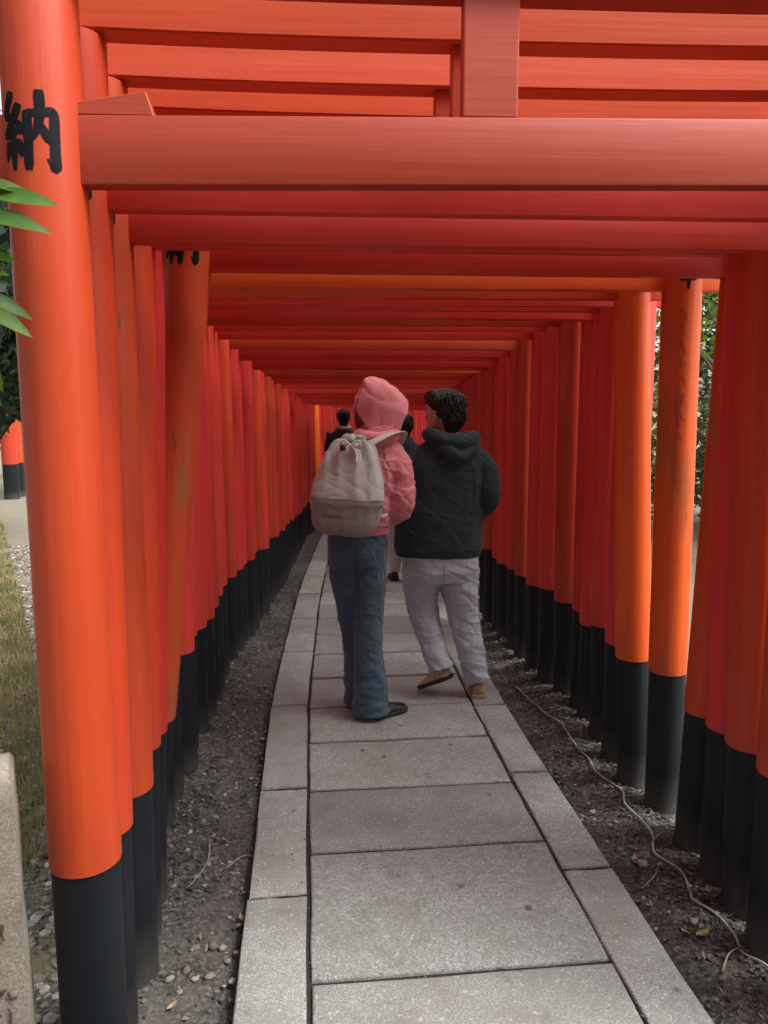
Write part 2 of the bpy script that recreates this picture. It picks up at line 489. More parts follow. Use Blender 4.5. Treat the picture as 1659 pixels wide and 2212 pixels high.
def heap(x, y, d):
    """soil and litter heaped along the feet of the posts"""
    k = smooth01((d - 0.74) / 0.12) * (1 - smooth01((d - 1.05) / 0.3)) * smooth01((y - 2.3) / 1.2)
    if x > mid(y): k *= 1.25
    return k * (0.035 + 0.035 * mn.noise((x * 5, y * 4, 7.7)))
xs = [-300, -150, -80, -40, -25, -16, -11, -8, -6.5, -5.4, -4.6, -4, -3.4, -2.9, -2.5, -2.1, -1.8]
xs += [-1.5 + 0.06 * i for i in range(0, 84)]
xs += [3.7, 4.1, 4.6, 5.2, 6, 7, 8.5, 11, 15, 22, 40, 80, 150, 300]
ys = [-300, -120, -50, -20, -9, -4, -2, -1, -0.3] + [0.1 + 0.07 * i for i in range(0, 100)] + [7.2 + 0.25 * i for i in range(0, 60)] + [23, 25, 28, 33, 40, 55, 80, 150, 400]
vs, fs, ins = [], [], []
for y in ys:
    for x in xs:
        d = abs(x - mid(y))
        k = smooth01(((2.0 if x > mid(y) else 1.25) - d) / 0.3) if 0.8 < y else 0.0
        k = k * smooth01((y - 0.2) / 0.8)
        n = mn.noise((x * 3.1, y * 3.1, 0.3)) * 0.5 + mn.noise((x * 9, y * 9, 4.0)) * 0.25
        z = -0.045 + (0.022 * n if abs(x) < 12 and -2 < y < 22 else 0)
        if d > 0.64: z += 0.018 * smooth01((d - 0.68) / 0.25) + heap(x, y, d)
        else: z -= 0.05
        vs.append((x, y, z - drop(y)))
        ins.append(k)
nx = len(xs)
for j in range(len(ys) - 1):
    for i in range(nx - 1):
        a = j * nx + i
        fs.append((a, a + 1, a + nx + 1, a + nx))
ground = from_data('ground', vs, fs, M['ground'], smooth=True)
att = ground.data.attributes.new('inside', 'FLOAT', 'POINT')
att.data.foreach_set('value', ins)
tag(ground, kind='structure')
def gz(x, y):
    d = abs(x - mid(y))
    n = mn.noise((x * 3.1, y * 3.1, 0.3)) * 0.5 + mn.noise((x * 9, y * 9, 4.0)) * 0.25
    z = -0.045 + 0.022 * n
    z += (0.018 * smooth01((d - 0.68) / 0.25) + heap(x, y, d)) if d > 0.64 else -0.05
    return z - drop(y)

# ------------------------------------------------------------------ stone path
path = empty('path', (0, 0, 0)); tag(path, kind='structure')
bm = bmesh.new()
row = [0.35 + 0.35 * i for i in range(66)]
rv = [[bm.verts.new((lo(y) + 0.012, y, -0.011 - drop(y))), bm.verts.new((ro(y) - 0.012, y, -0.011 - drop(y)))] for y in row]
for a, b in zip(rv, rv[1:]): bm.faces.new((a[0], a[1], b[1], b[0]))
from_bm('joint_bed', bm, M['mortar'], path)

def stone(name, x0f, x1f, ya, yb, tilt, gap=0.0065, gy=0.011, th=0.10):
    bm = bmesh.new()
    dz = random.uniform(-0.003, 0.003)
    top = []
    j = lambda: random.uniform(-0.0032, 0.0032) - (random.uniform(0, 0.004) if random.random() < .12 else 0)
    def yy(x, y): return y + tilt * (x - mid(y))
    x00, x01 = x0f(ya) + gap, x1f(ya) - gap
    x10, x11 = x0f(yb) + gap, x1f(yb) - gap
    def edge(pa, pb, n):
        return [(pa[0] + (pb[0] - pa[0]) * i / n, pa[1] + (pb[1] - pa[1]) * i / n) for i in range(n)]
    c = [(x00, yy(x00, ya) + gy), (x01, yy(x01, ya) + gy), (x11, yy(x11, yb) - gy), (x10, yy(x10, yb) - gy)]
    ring = edge(c[0], c[1], 5) + edge(c[1], c[2], 4) + edge(c[2], c[3], 5) + edge(c[3], c[0], 4)
    pts = [(x + j(), y + j(), dz - drop(y)) for x, y in ring]
    ctr = Vector((sum(p[0] for p in pts) / len(pts), sum(p[1] for p in pts) / len(pts), 0))
    def inset(p, k, z): 
        v = Vector((p[0], p[1], 0)) - ctr; l = v.length
        v = v * ((l - k) / l) + ctr
        return (v.x - ctr.x, v.y - ctr.y, p[2] + z)
    rings = [[inset(p, 0.0, -th) for p in pts], [inset(p, 0, -0.006) for p in pts], [inset(p, 0.003, -0.0015) for p in pts], [inset(p, 0.010, 0) for p in pts]]
    add_ring_loft(bm, rings)
    o = from_bm(name, bm, M['slab'], path, angle=50)
    o.location = ctr
    return o
cy = [0.45, 0.93, 1.45, 1.985, 2.62, 3.08, 3.555, 3.985, 4.44, 4.88, 5.35]
while cy[-1] < 21.5: cy.append(cy[-1] + random.choice((0.42, 0.45, 0.48, 0.5, 0.55)))
for a, b in zip(cy, cy[1:]): stone('paving_slab', lj, rj, a, b, 0.045)
le = [0.45, 1.45, 2.39, 3.12, 4.04, 4.97, 5.85]
while le[-1] < 21.3: le.append(le[-1] + random.uniform(0.75, 1.0))
for a, b in zip(le, le[1:]): stone('edge_stone', lo, lj, a, b, 0.05)
re_ = [0.45, 1.15, 1.70, 2.443, 3.17, 3.95, 4.75]
while re_[-1] < 21.3: re_.append(re_[-1] + random.uniform(0.7, 0.95))
for a, b in zip(re_, re_[1:]): stone('edge_stone', rj, ro, a, b, 0.03)

# ------------------------------------------------------------------ brush characters for the posts
NOU = [  # 納
    [(.21, .98, .05), (.15, .87, .055), (.07, .74, .05), (.13, .69, .05), (.24, .66, .03)],
    [(.36, .82, .05), (.28, .70, .055), (.17, .57, .05), (.05, .47, .05), (.20, .485, .045), (.40, .515, .035)],
    [(.33, .61, .035), (.38, .54, .05), (.41, .47, .04)],
    [(.225, .49, .045), (.225, .25, .05), (.225, .02, .03)],
    [(.115, .37, .045), (.08, .26, .05), (.035, .14, .02)],
    [(.32, .38, .035), (.37, .28, .05), (.41, .19, .04)],
    [(.505, .73, .055), (.51, .5, .05), (.505, .25, .052), (.50, .02, .05)],
    [(.50, .715, .04), (.65, .72, .04), (.80, .735, .045), (.93, .735, .05), (.935, .5, .055), (.93, .25, .055), (.925, .05, .06), (.87, .09, .03), (.80, .15, .01)],
    [(.715, .99, .055), (.72, .85, .055), (.715, .70, .05), (.675, .55, .045), (.60, .42, .03), (.55, .36, .01)],
    [(.71, .60, .03), (.77, .50, .045), (.84, .41, .05), (.89, .37, .03)],
]
HOU = [  # 奉
    [(.24, .86, .035), (.5, .88, .03), (.78, .90, .04)],
    [(.19, .73, .035), (.5, .75, .03), (.83, .77, .04)],
    [(.05, .585, .035), (.4, .60, .03), (.95, .62, .045)],
    [(.50, .99, .045), (.48, .80, .045), (.40, .58, .04), (.27, .42, .035), (.05, .27, .012)],
    [(.54, .60, .025), (.66, .48, .04), (.80, .37, .05), (.97, .30, .04)],
    [(.33, .37, .03), (.5, .38, .03), (.70, .39, .035)],
    [(.25, .215, .03), (.5, .225, .03), (.76, .235, .04)],
    [(.50, .47, .04), (.505, .25, .042), (.50, -.01, .03)],
]
def scribble(seed, n, h):
    """worn brush marks too faded to read"""
    rr = random.Random(seed); out = []
    for k in range(n):
        y0 = 1 - (k + 0.5) / n
        for s in range(3):
            x = rr.uniform(.15, .7); y = y0 + rr.uniform(-.4, .4) / n
            out.append([(x, y, .05), (x + rr.uniform(-.1, .3), y + rr.uniform(-.2, .2) / n, .06), (x + rr.uniform(-.1, .4), y - rr.uniform(0, .4) / n, .03)])
    return out

def inscription(parent, strokes, cx, zbot, w, h, r, phi0, lean, mat, name='inscription', raise_=0.0012, xoff=0.0):
    """strokes laid on the round face of a post; angle 0 faces the camera side (-Y), growing to +X"""
    vs, fs = [], []
    for st in strokes:
        pts = catmull(st, 5)
        n = len(pts)
        L = []
        for i, p in enumerate(pts):
            a, b = pts[max(0, i - 1)], pts[min(n - 1, i + 1)]
            dx, dy = (b[0] - a[0]) * w, (b[1] - a[1]) * h
            l = math.hypot(dx, dy) or 1
            hw = p[2] * w * 1.6 * (0.75 if i in (0, n - 1) else 1.0)
            nxp, nyp = -dy / l * hw, dx / l * hw
            ex = 0.0
            if i == 0: ex = -hw * 0.4
            if i == n - 1: ex = hw * 0.4
            X, Z = p[0] * w + dx / l * ex, p[1] * h + dy / l * ex
            L.append(((X + nxp, Z + nyp), (X, Z), (X - nxp, Z - nyp)))
        base = len(vs)
        for tri in L:
            for kk, (X, Z) in enumerate(tri):
                ang = phi0 + (X - w / 2) / r
                z = zbot + Z
                rr = r + (raise_ if kk == 1 else raise_ * 0.5)
                vs.append((cx + lean(z) + rr * math.sin(ang), -rr * math.cos(ang), z))
        for i in range(n - 1):
            a = base + 3 * i
            fs += [(a, a + 1, a + 4, a + 3), (a + 1, a + 2, a + 5, a + 4)]
        # rim down into the post
    o = from_data(name, vs, fs, mat, parent, smooth=True)
    if 'faded' in name: o['kind'] = 'stuff'
    return o

# ------------------------------------------------------------------ torii gates
ORD = ['first', 'second', 'third', 'fourth', 'fifth', 'sixth', 'seventh', 'eighth', 'ninth', 'tenth', 'eleventh', 'twelfth', 'thirteenth',
       'fourteenth', 'fifteenth', 'sixteenth', 'seventeenth', 'eighteenth', 'nineteenth', 'twentieth', 'twenty-first', 'twenty-second',
       'twenty-third', 'twenty-fourth', 'twenty-fifth', 'twenty-sixth', 'twenty-seventh', 'twenty-eighth', 'twenty-ninth', 'thirtieth']

def post(root, x_off, r, z0, z1, hb, lean_amt, mat, seg, near):
    """round post: painted shaft over a black sleeve; lean_amt metres towards +x at the top"""
    lean = lambda z: lean_amt * smooth01((z - 0.2) / 1.9) if lean_amt else 0.0
    lean = lambda z: lean_amt * (z - hb) / (2.05 - hb)
    prof = []
    nz = 9 if near else 3
    bm = bmesh.new()
    rings = []
    for i in range(nz):
        t = i / (nz - 1); z = hb + (z1 - hb) * t
        rr = r * (1 - 0.035 * t)
        if near: rr += 0.0012 * mn.noise((x_off * 7, z * 2.3, root.location.y * 5))
        rings.append(ell(x_off + lean(z), 0, z, rr, rr, seg))
    rings.insert(0, ell(x_off + lean(hb), 0, hb, r - 0.004, r - 0.004, seg))
    rings[1] = [(x, y, z + 0.003) for x, y, z in rings[1]]
    add_ring_loft(bm, rings)
    o = from_bm('pillar', bm, mat, root, angle=45)
    bm = bmesh.new()
    rb = r - 0.004
    rings = [ell(x_off + lean(z), 0, z, rb * (1.0 + (0.03 if z < 0 else 0)), rb * (1.0 + (0.03 if z < 0 else 0)), seg) for z in (z0, hb * 0.3, hb * 0.7, hb + 0.012)]
    add_ring_loft(bm, rings)
    from_bm('pillar_base', bm, M['black'], o, angle=45)
    return o, lean

def torii(y, xl, xr, rl, rr, hbl, hbr, hn, hnh, hk, ll, lr, pv, ph, near, label, group, cat='torii gate', tilt=0.0, x0=None, yaw=0.0, chars=False, ext=0.14, kext=0.30, top=None, simple_top=False, zg=None):
    zg = -drop(y) if zg is None else zg
    cxm = (xl + xr) / 2
    root = empty('torii_gate', (cxm, y, zg), yaw)
    tag(root, label, cat, group)
    seg = 40 if near == 2 else (24 if near else 14)
    cl, cr = xl - rl - cxm, xr + rr - cxm
    pl, lf = post(root, cl, rl, -0.12, hk, hbl, ll, pv if not isinstance(pv, tuple) else pv[0], seg, near)
    pr, rf = post(root, cr, rr, -0.12, hk, hbr, lr, pv if not isinstance(pv, tuple) else pv[1], seg, near)
    bv = 0.004 if near else 0.0
    L, Rr = cl + ll, cr + lr
    bm = bmesh.new()
    add_box(bm, L - ext, Rr + ext, -0.022, 0.022, hn, hn + hnh, bv)
    if tilt:
        for v in bm.verts: v.co.z += tilt * (v.co.x - L) / (Rr - L)
    from_bm('tie_beam', bm, ph, root, angle=40)
    if near:
        for s, c, r in ((1, L, rl), (-1, Rr, rr)):
            bm = bmesh.new()
            xa = c + s * (r * 0.6); xb = c + s * (r + 0.125); xc = c + s * (r + 0.140)
            zt = hn + hnh + 0.0015 + (tilt if s < 0 else 0)
            prof = [(xa, zt), (xc, zt), (xb, zt + 0.046), (xa, zt + 0.020)]
            a = [bm.verts.new((x, -0.020, z)) for x, z in prof]
            b = [bm.verts.new((x, 0.020, z)) for x, z in prof]
            bm.faces.new(a); bm.faces.new(list(reversed(b)))
            for i in range(4):
                bm.faces.new((a[i], b[i], b[(i+1) % 4], a[(i+1) % 4]))
            bmesh.ops.recalc_face_normals(bm, faces=bm.faces[:])
            bmesh.ops.bevel(bm, geom=bm.edges[:], offset=0.002, segments=1, affect='EDGES')
            from_bm('wedge', bm, ph, root)
    bm = bmesh.new()
    sc = (L + Rr) / 2 - 0.048
    add_box(bm, sc - 0.056, sc + 0.056, -0.019, 0.019, hn + hnh + 0.001 + tilt * 0.4, hk - 0.001, bv)
    from_bm('strut', bm, ph if ph is M['shaded_h'] else pv, root)
    # lintel and roofed top rail, gently upturned at the ends
    def rail(name, d0, d1, z0, z1, e, up):
        bm = bmesh.new()
        nseg = 14 if near else 6
        rings = []
        for i in range(nseg + 1):
            t = i / nseg; x = (L - e) + (Rr - L + 2 * e) * t
            u = up * abs(2 * t - 1) ** 3
            rings.append([(x, -d0, z0 + u), (x, d0, z0 + u), (x, d1, z1 + u), (x, -d1, z1 + u)])
        rv = add_ring_loft(bm, rings)
        bmesh.ops.recalc_face_normals(bm, faces=bm.faces[:])
        if near:
            es = [e_ for e_ in bm.edges if abs((e_.verts[0].co - e_.verts[1].co).normalized().x) > 0.9]
            bmesh.ops.bevel(bm, geom=es, offset=0.004, segments=2, affect='EDGES')
        return from_bm(name, bm, ph, root, angle=40)
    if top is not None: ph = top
    dl = 0.035 if near == 2 else 0.029
    rail('lintel', dl, dl, hk, hk + 0.085, kext - 0.06, 0.02)
    rail('top_rail', dl + 0.003, dl + 0.008, hk + 0.0865, hk + 0.165, kext, 0.03)
    if chars:
        hc = chars if isinstance(chars, float) else 2.045
        inscription(pl, NOU, cl, hc - zg, 0.112, 0.142, rl * 0.975, R(-5), lf, M['ink'])
        inscription(pr, HOU, cr, hc - zg, 0.112, 0.142, rr * 0.975, R(-5), rf, M['ink'])
    return root, pl, pr, cl, cr, lf, rf

TG = 'torii gates of the tunnel over the path'
near_t = [
    # y, xl, xr, rl, rr, hbl, hbr, hn, hnh, hk, lean l, lean r, posts, beams
    (1.63, -.497, 1.20, .0765, .078, .60, .56, 2.031, .130, 2.400, 0, 0, 'fresh_v', 'shaded_h'),
    (1.83, -.527, 1.22, .075, .078, .56, .55, 2.035, .120, 2.395, .02, 0, 'fresh_v', 'red_h'),
    (2.06, -.531, 1.215, .076, .078, .545, .54, 2.012, .118, 2.390, .01, 0, 'fresh_v', 'red_h'),
    (2.25, -.550, 1.222, .075, .080, .585, .535, 2.035, .115, 2.385, .042, -.05, 'fresh_v', 'red_h'),
    (2.42, -.570, 1.240, .074, .080, .555, .52, 2.072, .115, 2.40, .050, -.02, 'red_v', 'red_h'),
    (2.61, -.584, 1.250, .080, .080, .52, .50, 2.036, .112, 2.39, .172, .043, 'worn_v', 'red_h'),
    (2.87, -.655, 1.215, .076, .073, .54, .565, 2.022, .108, 2.40, 0, -.02, 'knotty_v', 'org_h'),
    (3.08, -.662, 1.160, .076, .072, .55, .55, 2.018, .112, 2.40, 0, -.07, 'org_v', 'fresh_h'),
    (3.28, -.640, 1.185, .078, .080, .55, .55, 2.020, .112, 2.40, 0, 0, 'red_v', 'red_h'),
]
near_labels = [
    'nearest torii gate with the wide smooth beam and the big inscribed orange pillar',
    'red torii gate directly behind the nearest, its beam just under the wide one',
    'third torii gate from the near end, its dark red beam above the leaning post',
    'fourth torii gate from the near end, its right pillar cut by the picture edge',
    'fifth torii gate, its slim visible left post touching the leaning inscribed post',
    'worn torii gate with the leaning inscribed left post streaked by peeling paint',
    'orange torii gate with a lit orange beam and a knotty bright right pillar',
    'torii gate with a smooth glowing orange right pillar, just beyond the knotty one',
    'dark red torii gate right behind the glowing smooth orange right pillar',
]
for i, t in enumerate(near_t):
    (y, xl, xr, rl, rr, hbl, hbr, hn, hnh, hk, ll, lr, pv, ph) = t
    root, pl, pr, cl, cr, lf, rf = torii(y, xl, xr, rl, rr, hbl, hbr, hn, hnh, hk, ll, lr, M[pv], M[ph], 2, near_labels[i], TG,
                                         top=M['lit_h'] if i in (1, 2, 3) else None, tilt=0.026 if i == 0 else random.uniform(-.004, .008), chars={0: 2.043, 5: 2.048, 6: 2.028}.get(i, 2.045), yaw=random.uniform(-.006, .006) if i else 0.0)
    if i == 5: pl['label'] = 'leaning left pillar with streaks of peeling paint'
    if i == 6:
        pr['label'] = 'bright orange right pillar with a dark knot and faded marks'
        inscription(pr, scribble(3, 9, 1), cr, 1.32, 0.05, 0.66, rr * 0.985, R(-18), rf, M['faded'], 'faded_inscription', 0.0008)
        bm = bmesh.new()
        a0 = R(-38)
        for rad, mat in ((0.011, None),):
            ring = []
            c = bm.verts.new((cr + (rr + 0.0012) * math.sin(a0) , -(rr + 0.0012) * math.cos(a0), 1.385))
            for k in range(12):
                a = 2 * math.pi * k / 12; q = rad * (1 + 0.2 * math.sin(3 * a))
                an = a0 + q * math.cos(a) / rr
                ring.append(bm.verts.new((cr + (rr + 0.0006) * math.sin(an), -(rr + 0.0006) * math.cos(an), 1.385 + q * 1.2 * math.sin(a))))
            for k in range(12): bm.faces.new((c, ring[k], ring[(k + 1) % 12]))
        from_bm('knot', bm, M['knot'], pr)

XLy = [3.2, 4.6, 5.6, 7.3, 10.2, 11]
XLx = [-.655, -.665, -.60, -.525, -.46, -.44]
XRy = [3.2, 3.9, 4.2, 4.7, 5.6, 7.7, 10.2, 11]
XRx = [1.185, 1.205, 1.15, 1.105, 1.065, 1.14, 1.21, 1.24]
HNy = [3.3, 4.2, 4.6, 5.5, 7.7, 10, 15, 20]
HNz = [2.025, 2.025, 1.965, 1.865, 1.775, 1.66, 1.57, 1.50]
y = 3.28
n = 9
gaps = {4.45: 0.07, 5.5: 0.07, 7.6: 0.06, 11.0: 0.2}
looks = ['dark red', 'deep red', 'vermilion', 'dark vermilion', 'red']
def blocked(y):
    return False
while y < 21.6:
    step = random.uniform(0.185, 0.215) if y < 8 else random.uniform(0.155, 0.18)
    for g, s in list(gaps.items()):
        if y >= g:
            step += s; del gaps[g]; lit = True
            break
    else:
        lit = False
    y += step
    b = bend(y)
    jx = random.uniform(-.012, .012)
    r1, r2 = random.uniform(.074, .083), random.uniform(.076, .085)
    hn = interp(y, HNy, HNz) + drop(y) + random.uniform(-.010, .010)
    hb = 0.55 - (0.10 * smooth01((y - 5) / 5)) + random.uniform(-.025, .025)
    hb2 = hb + random.uniform(-.02, .02)
    style = random.random()
    pv, ph = ('fresh_v', 'fresh_h') if (lit or style < 0.15) else ('red_v', 'red_h')  # gates after a gap get fresh paint to look daylit
    if 'fresh_v' == pv and lit and y > 10: pv, ph = 'org_v', 'org_h'  # daylight past the far gap is put into the orange paint
    lk = {'fresh_v': 'bright vermilion', 'red_v': 'dark red', 'org_v': 'light orange'}[pv]
    if n < 26:
        if y < 4.3: where = 'its row of posts seen only at the right, beyond the glowing orange pillar'
        elif y < 5.4: where = 'framing the two walkers from just in front'
        else: where = 'in the middle stretch beyond the two walkers'
        lab = f'{lk} torii gate, {ORD[n]} from the near end of the tunnel'
        if lit: lab = f'{lk} torii gate, {ORD[n]} from the near end, after a strip of daylight'
    elif lit:
        lab = 'light orange torii gate catching daylight at the far bend of the tunnel' if y > 9 else 'bright torii gate after a strip of daylight, well beyond the two walkers'
    else:
        lab = 'narrow far torii gate of the packed row in the distant end of the tunnel'
    torii(y, interp(y, XLy, XLx) + b + jx - 0.0, interp(y, XRy, XRx) + b + jx, r1, r2, hb, hb2, hn, 0.11, hn + 0.365 - 0.0, random.uniform(-.02, .02), random.uniform(-.03, .01),
          M[pv], M[ph], 1 if y < 7 else 0, lab, TG if n < 26 or lit else 'torii gates of the far end of the tunnel',
          yaw=-math.atan(0.09 + 0.056 * max(0, y - 10.3)) * (1 if y > 10.3 else 0) * smooth01((y - 10.3) / 2),
          tilt=random.uniform(-.006, .006), ext=0.12, kext=0.26)
    n += 1

# unseen gates added round the viewpoint to shade the near end
for k in range(13):
    torii(0.66 - 0.24 * k, -.50, 1.22, .076, .076, .55, .55, 2.03, .12, 2.39, 0, 0, M['red_v'], M['red_h'], 0,
          'unseen red torii gate added round the viewpoint to shade the near end', 'unseen torii gates added for shade')

# neighbouring row, seen past the left of the nearest post
for k in range(4):
    yy = 16.5 + k * 0.6
    torii(yy, -9.2 - 0.06 * k, -7.06 - 0.14 * k, .16, .16, .71, .71, 2.5, .18, 2.95, 0, 0, M['fresh_v'], M['fresh_h'], 0,
          ['nearest torii gate of the other row, glimpsed left of the big orange pillar', 'torii gate of the other row, second behind the leaves at the left',
           'torii gate of the other row, third behind the leaves at the left', 'torii gate of the other row, hindmost behind the leaves at the left'][k],
          'torii gates of the neighbouring row')

# ------------------------------------------------------------------ inscribed stone post, lower left
sp = empty('stone_post', (-0.795, 1.505, -0.048), R(20))
tag(sp, 'weathered beige stone post with carved marks, left of the big orange pillar base', 'stone post')
bm = bmesh.new()
prof = [(-0.13, 0.125, 0.075, -0.1), (-0.13, 0.128, 0.075, 0.30), (-0.13, 0.124, 0.072, 0.7), (-0.125, 0.120, 0.070, 0.905), (-0.118, 0.113, 0.062, 0.918)]
rings = []
for x0, x1, d, z in prof:
    ring = []
    for (ax, ay), (bx, by) in zip([(x0, -d), (x1, -d), (x1, d), (x0, d)], [(x1, -d), (x1, d), (x0, d), (x0, -d)]):
        for s in range(5):
            ring.append((ax + (bx - ax) * s / 5, ay + (by - ay) * s / 5, z))
    rings.append(ring)
full = []
for a, b in zip(rings, rings[1:]):
    k = max(1, int((b[0][2] - a[0][2]) / 0.05))
    for s in range(k):
        t = s / k
        full.append([tuple(p + (q - p) * t for p, q in zip(u, v)) for u, v in zip(a, b)])
full.append(rings[-1])
add_ring_loft(bm, full)
for v in bm.verts:
    v.co += Vector((mn.noise(v.co * 9), mn.noise(v.co * 9 + Vector((5, 0, 0))), 0)) * 0.005
from_bm('shaft', bm, M['post_stone'], sp, angle=60)
rr = random.Random(11)
vs, fs = [], []
for k in range(22):                                   # weathered, unreadable strokes cut down the face
    zc = 0.83 - k * 0.036; xc = rr.uniform(0.045, 0.085)
    for s in range(2):
        x0, z0 = xc + rr.uniform(-.02, .015), zc + rr.uniform(-.012, .012)
        pts = [(x0, z0), (x0 + rr.uniform(-.012, .012), z0 - rr.uniform(0, .02)), (x0 + rr.uniform(-.01, .02), z0 - rr.uniform(-.005, .045))]
        for (ax, az), (bx, bz) in zip(pts, pts[1:]):
            d = Vector((bx - ax, bz - az)); 
            if d.length < 1e-4: continue
            nn = Vector((-d.y, d.x)).normalized() * rr.uniform(.0015, .0035)
            b = len(vs)
            yy = -0.0795
            vs += [(ax + nn.x, yy, az + nn.y), (ax - nn.x, yy, az - nn.y), (bx - nn.x, yy, bz - nn.y), (bx + nn.x, yy, bz + nn.y)]
            fs.append((b, b + 1, b + 2, b + 3))
tag(from_data('inscription', vs, fs, M['groove'], sp), kind='stuff')

# ------------------------------------------------------------------ gravel, stones, twigs, cable
def pebble_geo(rr):
    ico = [(0, 0, 1), (.89, 0, .45), (.28, .85, .45), (-.72, .53, .45), (-.72, -.53, .45), (.28, -.85, .45),
           (.72, .53, -.45), (-.28, .85, -.45), (-.89, 0, -.45), (-.28, -.85, -.45), (.72, -.53, -.45), (0, 0, -1)]
    F = [(0,1,2),(0,2,3),(0,3,4),(0,4,5),(0,5,1),(1,6,2),(2,7,3),(3,8,4),(4,9,5),(5,10,1),(6,7,2),(7,8,3),(8,9,4),(9,10,5),(10,6,1),(11,7,6),(11,8,7),(11,9,8),(11,10,9),(11,6,10)]
    sx, sy, sz = rr.uniform(.7, 1.3), rr.uniform(.7, 1.2), rr.uniform(.4, .8)
    a = rr.uniform(0, 6.28)
    V = []
    for x, y, z in ico:
        q = rr.uniform(.8, 1.12)
        x, y, z = x * sx * q, y * sy * q, z * sz * q
        V.append((x * math.cos(a) - y * math.sin(a), x * math.sin(a) + y * math.cos(a), z))
    return V, F
rr = random.Random(5)
geos = [pebble_geo(rr) for _ in range(14)]
def strip_x(y, side):
    if side < 0: return rr.uniform(lo(y) - 0.36, lo(y) - 0.012)
    return rr.uniform(ro(y) + 0.012, ro(y) + 0.42)
vs, fs = [], []
def put(x, y, s):
    V, F = rr.choice(geos); b = len(vs); z = gz(x, y) + s * 0.2
    vs.extend([(x + p[0] * s, y + p[1] * s, z + p[2] * s) for p in V])
    fs.extend([(b + f[0], b + f[1], b + f[2]) for f in F])
for _ in range(15000):
    y = 0.9 + 8 * rr.random() ** 1.5
    side = rr.choice((-1, 1))
    x = strip_x(y, side)
    edge = abs(x - (lo(y) if side < 0 else ro(y)))
    if mn.noise((x * 4, y * 2.5, 9)) < -0.1 + 0.35 * smooth01((2.5 - y) / .5) and rr.random() < 0.8: continue
    put(x, y, rr.choice((.003, .004, .005, .006, .008, .010)) * rr.uniform(.7, 1.25))
for _ in range(900):                                   # grit lying in the joints and on the slab edges
    y = 1.6 + 5 * rr.random() ** 1.3
    k = rr.random()
    x = (lj(y) if k < .35 else rj(y) if k < .7 else rr.choice((lo(y) + .01, ro(y) - .01))) + rr.gauss(0, .012 if k < .7 else .025)
    if rr.random() < .3:
        x = rr.uniform(lo(y), ro(y)); yj = min(cy, key=lambda q: abs(q - y)); y = yj + .045 * (x - mid(yj)) + rr.gauss(0, .012)
    if not lo(y) < x < ro(y): continue
    V, F = rr.choice(geos); b = len(vs); s_ = rr.uniform(.0015, .0035)
    vs.extend([(x + p[0] * s_, y + p[1] * s_, .001 - drop(y) + p[2] * s_) for p in V])
    fs.extend([(b + f[0], b + f[1], b + f[2]) for f in F])
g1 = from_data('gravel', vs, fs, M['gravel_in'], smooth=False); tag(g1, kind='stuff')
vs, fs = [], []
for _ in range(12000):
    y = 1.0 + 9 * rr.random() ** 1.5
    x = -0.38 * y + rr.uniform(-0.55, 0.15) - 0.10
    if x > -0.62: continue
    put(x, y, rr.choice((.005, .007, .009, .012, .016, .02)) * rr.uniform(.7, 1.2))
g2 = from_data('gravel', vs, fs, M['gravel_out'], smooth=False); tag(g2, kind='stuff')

vs, fs = [], []
for _ in range(9000):
    y = 1.3 + 6.5 * rr.random() ** 1.3
    side = rr.choice((-1, 1, 1))
    e_ = rr.random() ** .7
    x = lo(y) - 0.03 - 0.30 * e_ if side < 0 else ro(y) + 0.03 + 0.33 * e_
    if side < 0 and y < 2.4 and rr.random() < .7: continue
    s_ = rr.uniform(.006, .017); a = rr.uniform(0, 6.28); z = gz(x, y) + rr.uniform(.002, .012)
    u = Vector((math.cos(a), math.sin(a), rr.uniform(-.5, .5))); w = Vector((-math.sin(a), math.cos(a), rr.uniform(-.6, .6))) * rr.uniform(.15, .5)
    c_ = Vector((x, y, z)); b = len(vs)
    vs += [tuple(c_ - u * s_), tuple(c_ + w * s_ + Vector((0, 0, .003))), tuple(c_ + u * s_), tuple(c_ - w * s_ + Vector((0, 0, .003)))]
    fs += [(b, b + 1, b + 2), (b, b + 2, b + 3)]
g3 = from_data('leaf_litter', vs, fs, M['litter']); tag(g3, kind='stuff')

smes = []
for V, F in geos[:8]:
    me = bpy.data.meshes.new('stone'); me.from_pydata(V, [], F); me.update(); me.materials.append(M['stone_light'])
    for p in me.polygons: p.use_smooth = True
    smes.append(me)
spots = []
for _ in range(80):
    y = 1.75 + 4.2 * rr.random() ** 1.3
    x = strip_x(y, rr.choice((-1, -1, 1, 1)))
    spots.append((x, y, rr.uniform(.007, .014)))
# pale cluster on the left strip near the edge stones, and a few on the right
for px in [(-.40, 2.18, .019), (-.37, 2.17, .021), (-.46, 2.07, .016), (-.50, 2.03, .018), (-.43, 2.04, .016), (-.39, 2.05, .017), (-.36, 1.84, .02), (-.41, 1.83, .017), (-.52, 1.78, .02),
           (1.03, 2.62, .022), (1.08, 2.52, .024), (1.05, 2.36, .016), (1.12, 2.2, .018), (1.10, 2.05, .016), (1.02, 2.9, .016)]:
    spots.append(px)
for i, (x, y, s) in enumerate(spots):
    o = bpy.data.objects.new('stone', smes[i % 8])
    COL.objects.link(o); o.parent = ground
    o.location = (x, y, gz(x, y) + s * 0.28); o.scale = (s, s, s); o.rotation_euler = (rr.uniform(-.3, .3), rr.uniform(-.3, .3), rr.uniform(0, 6))

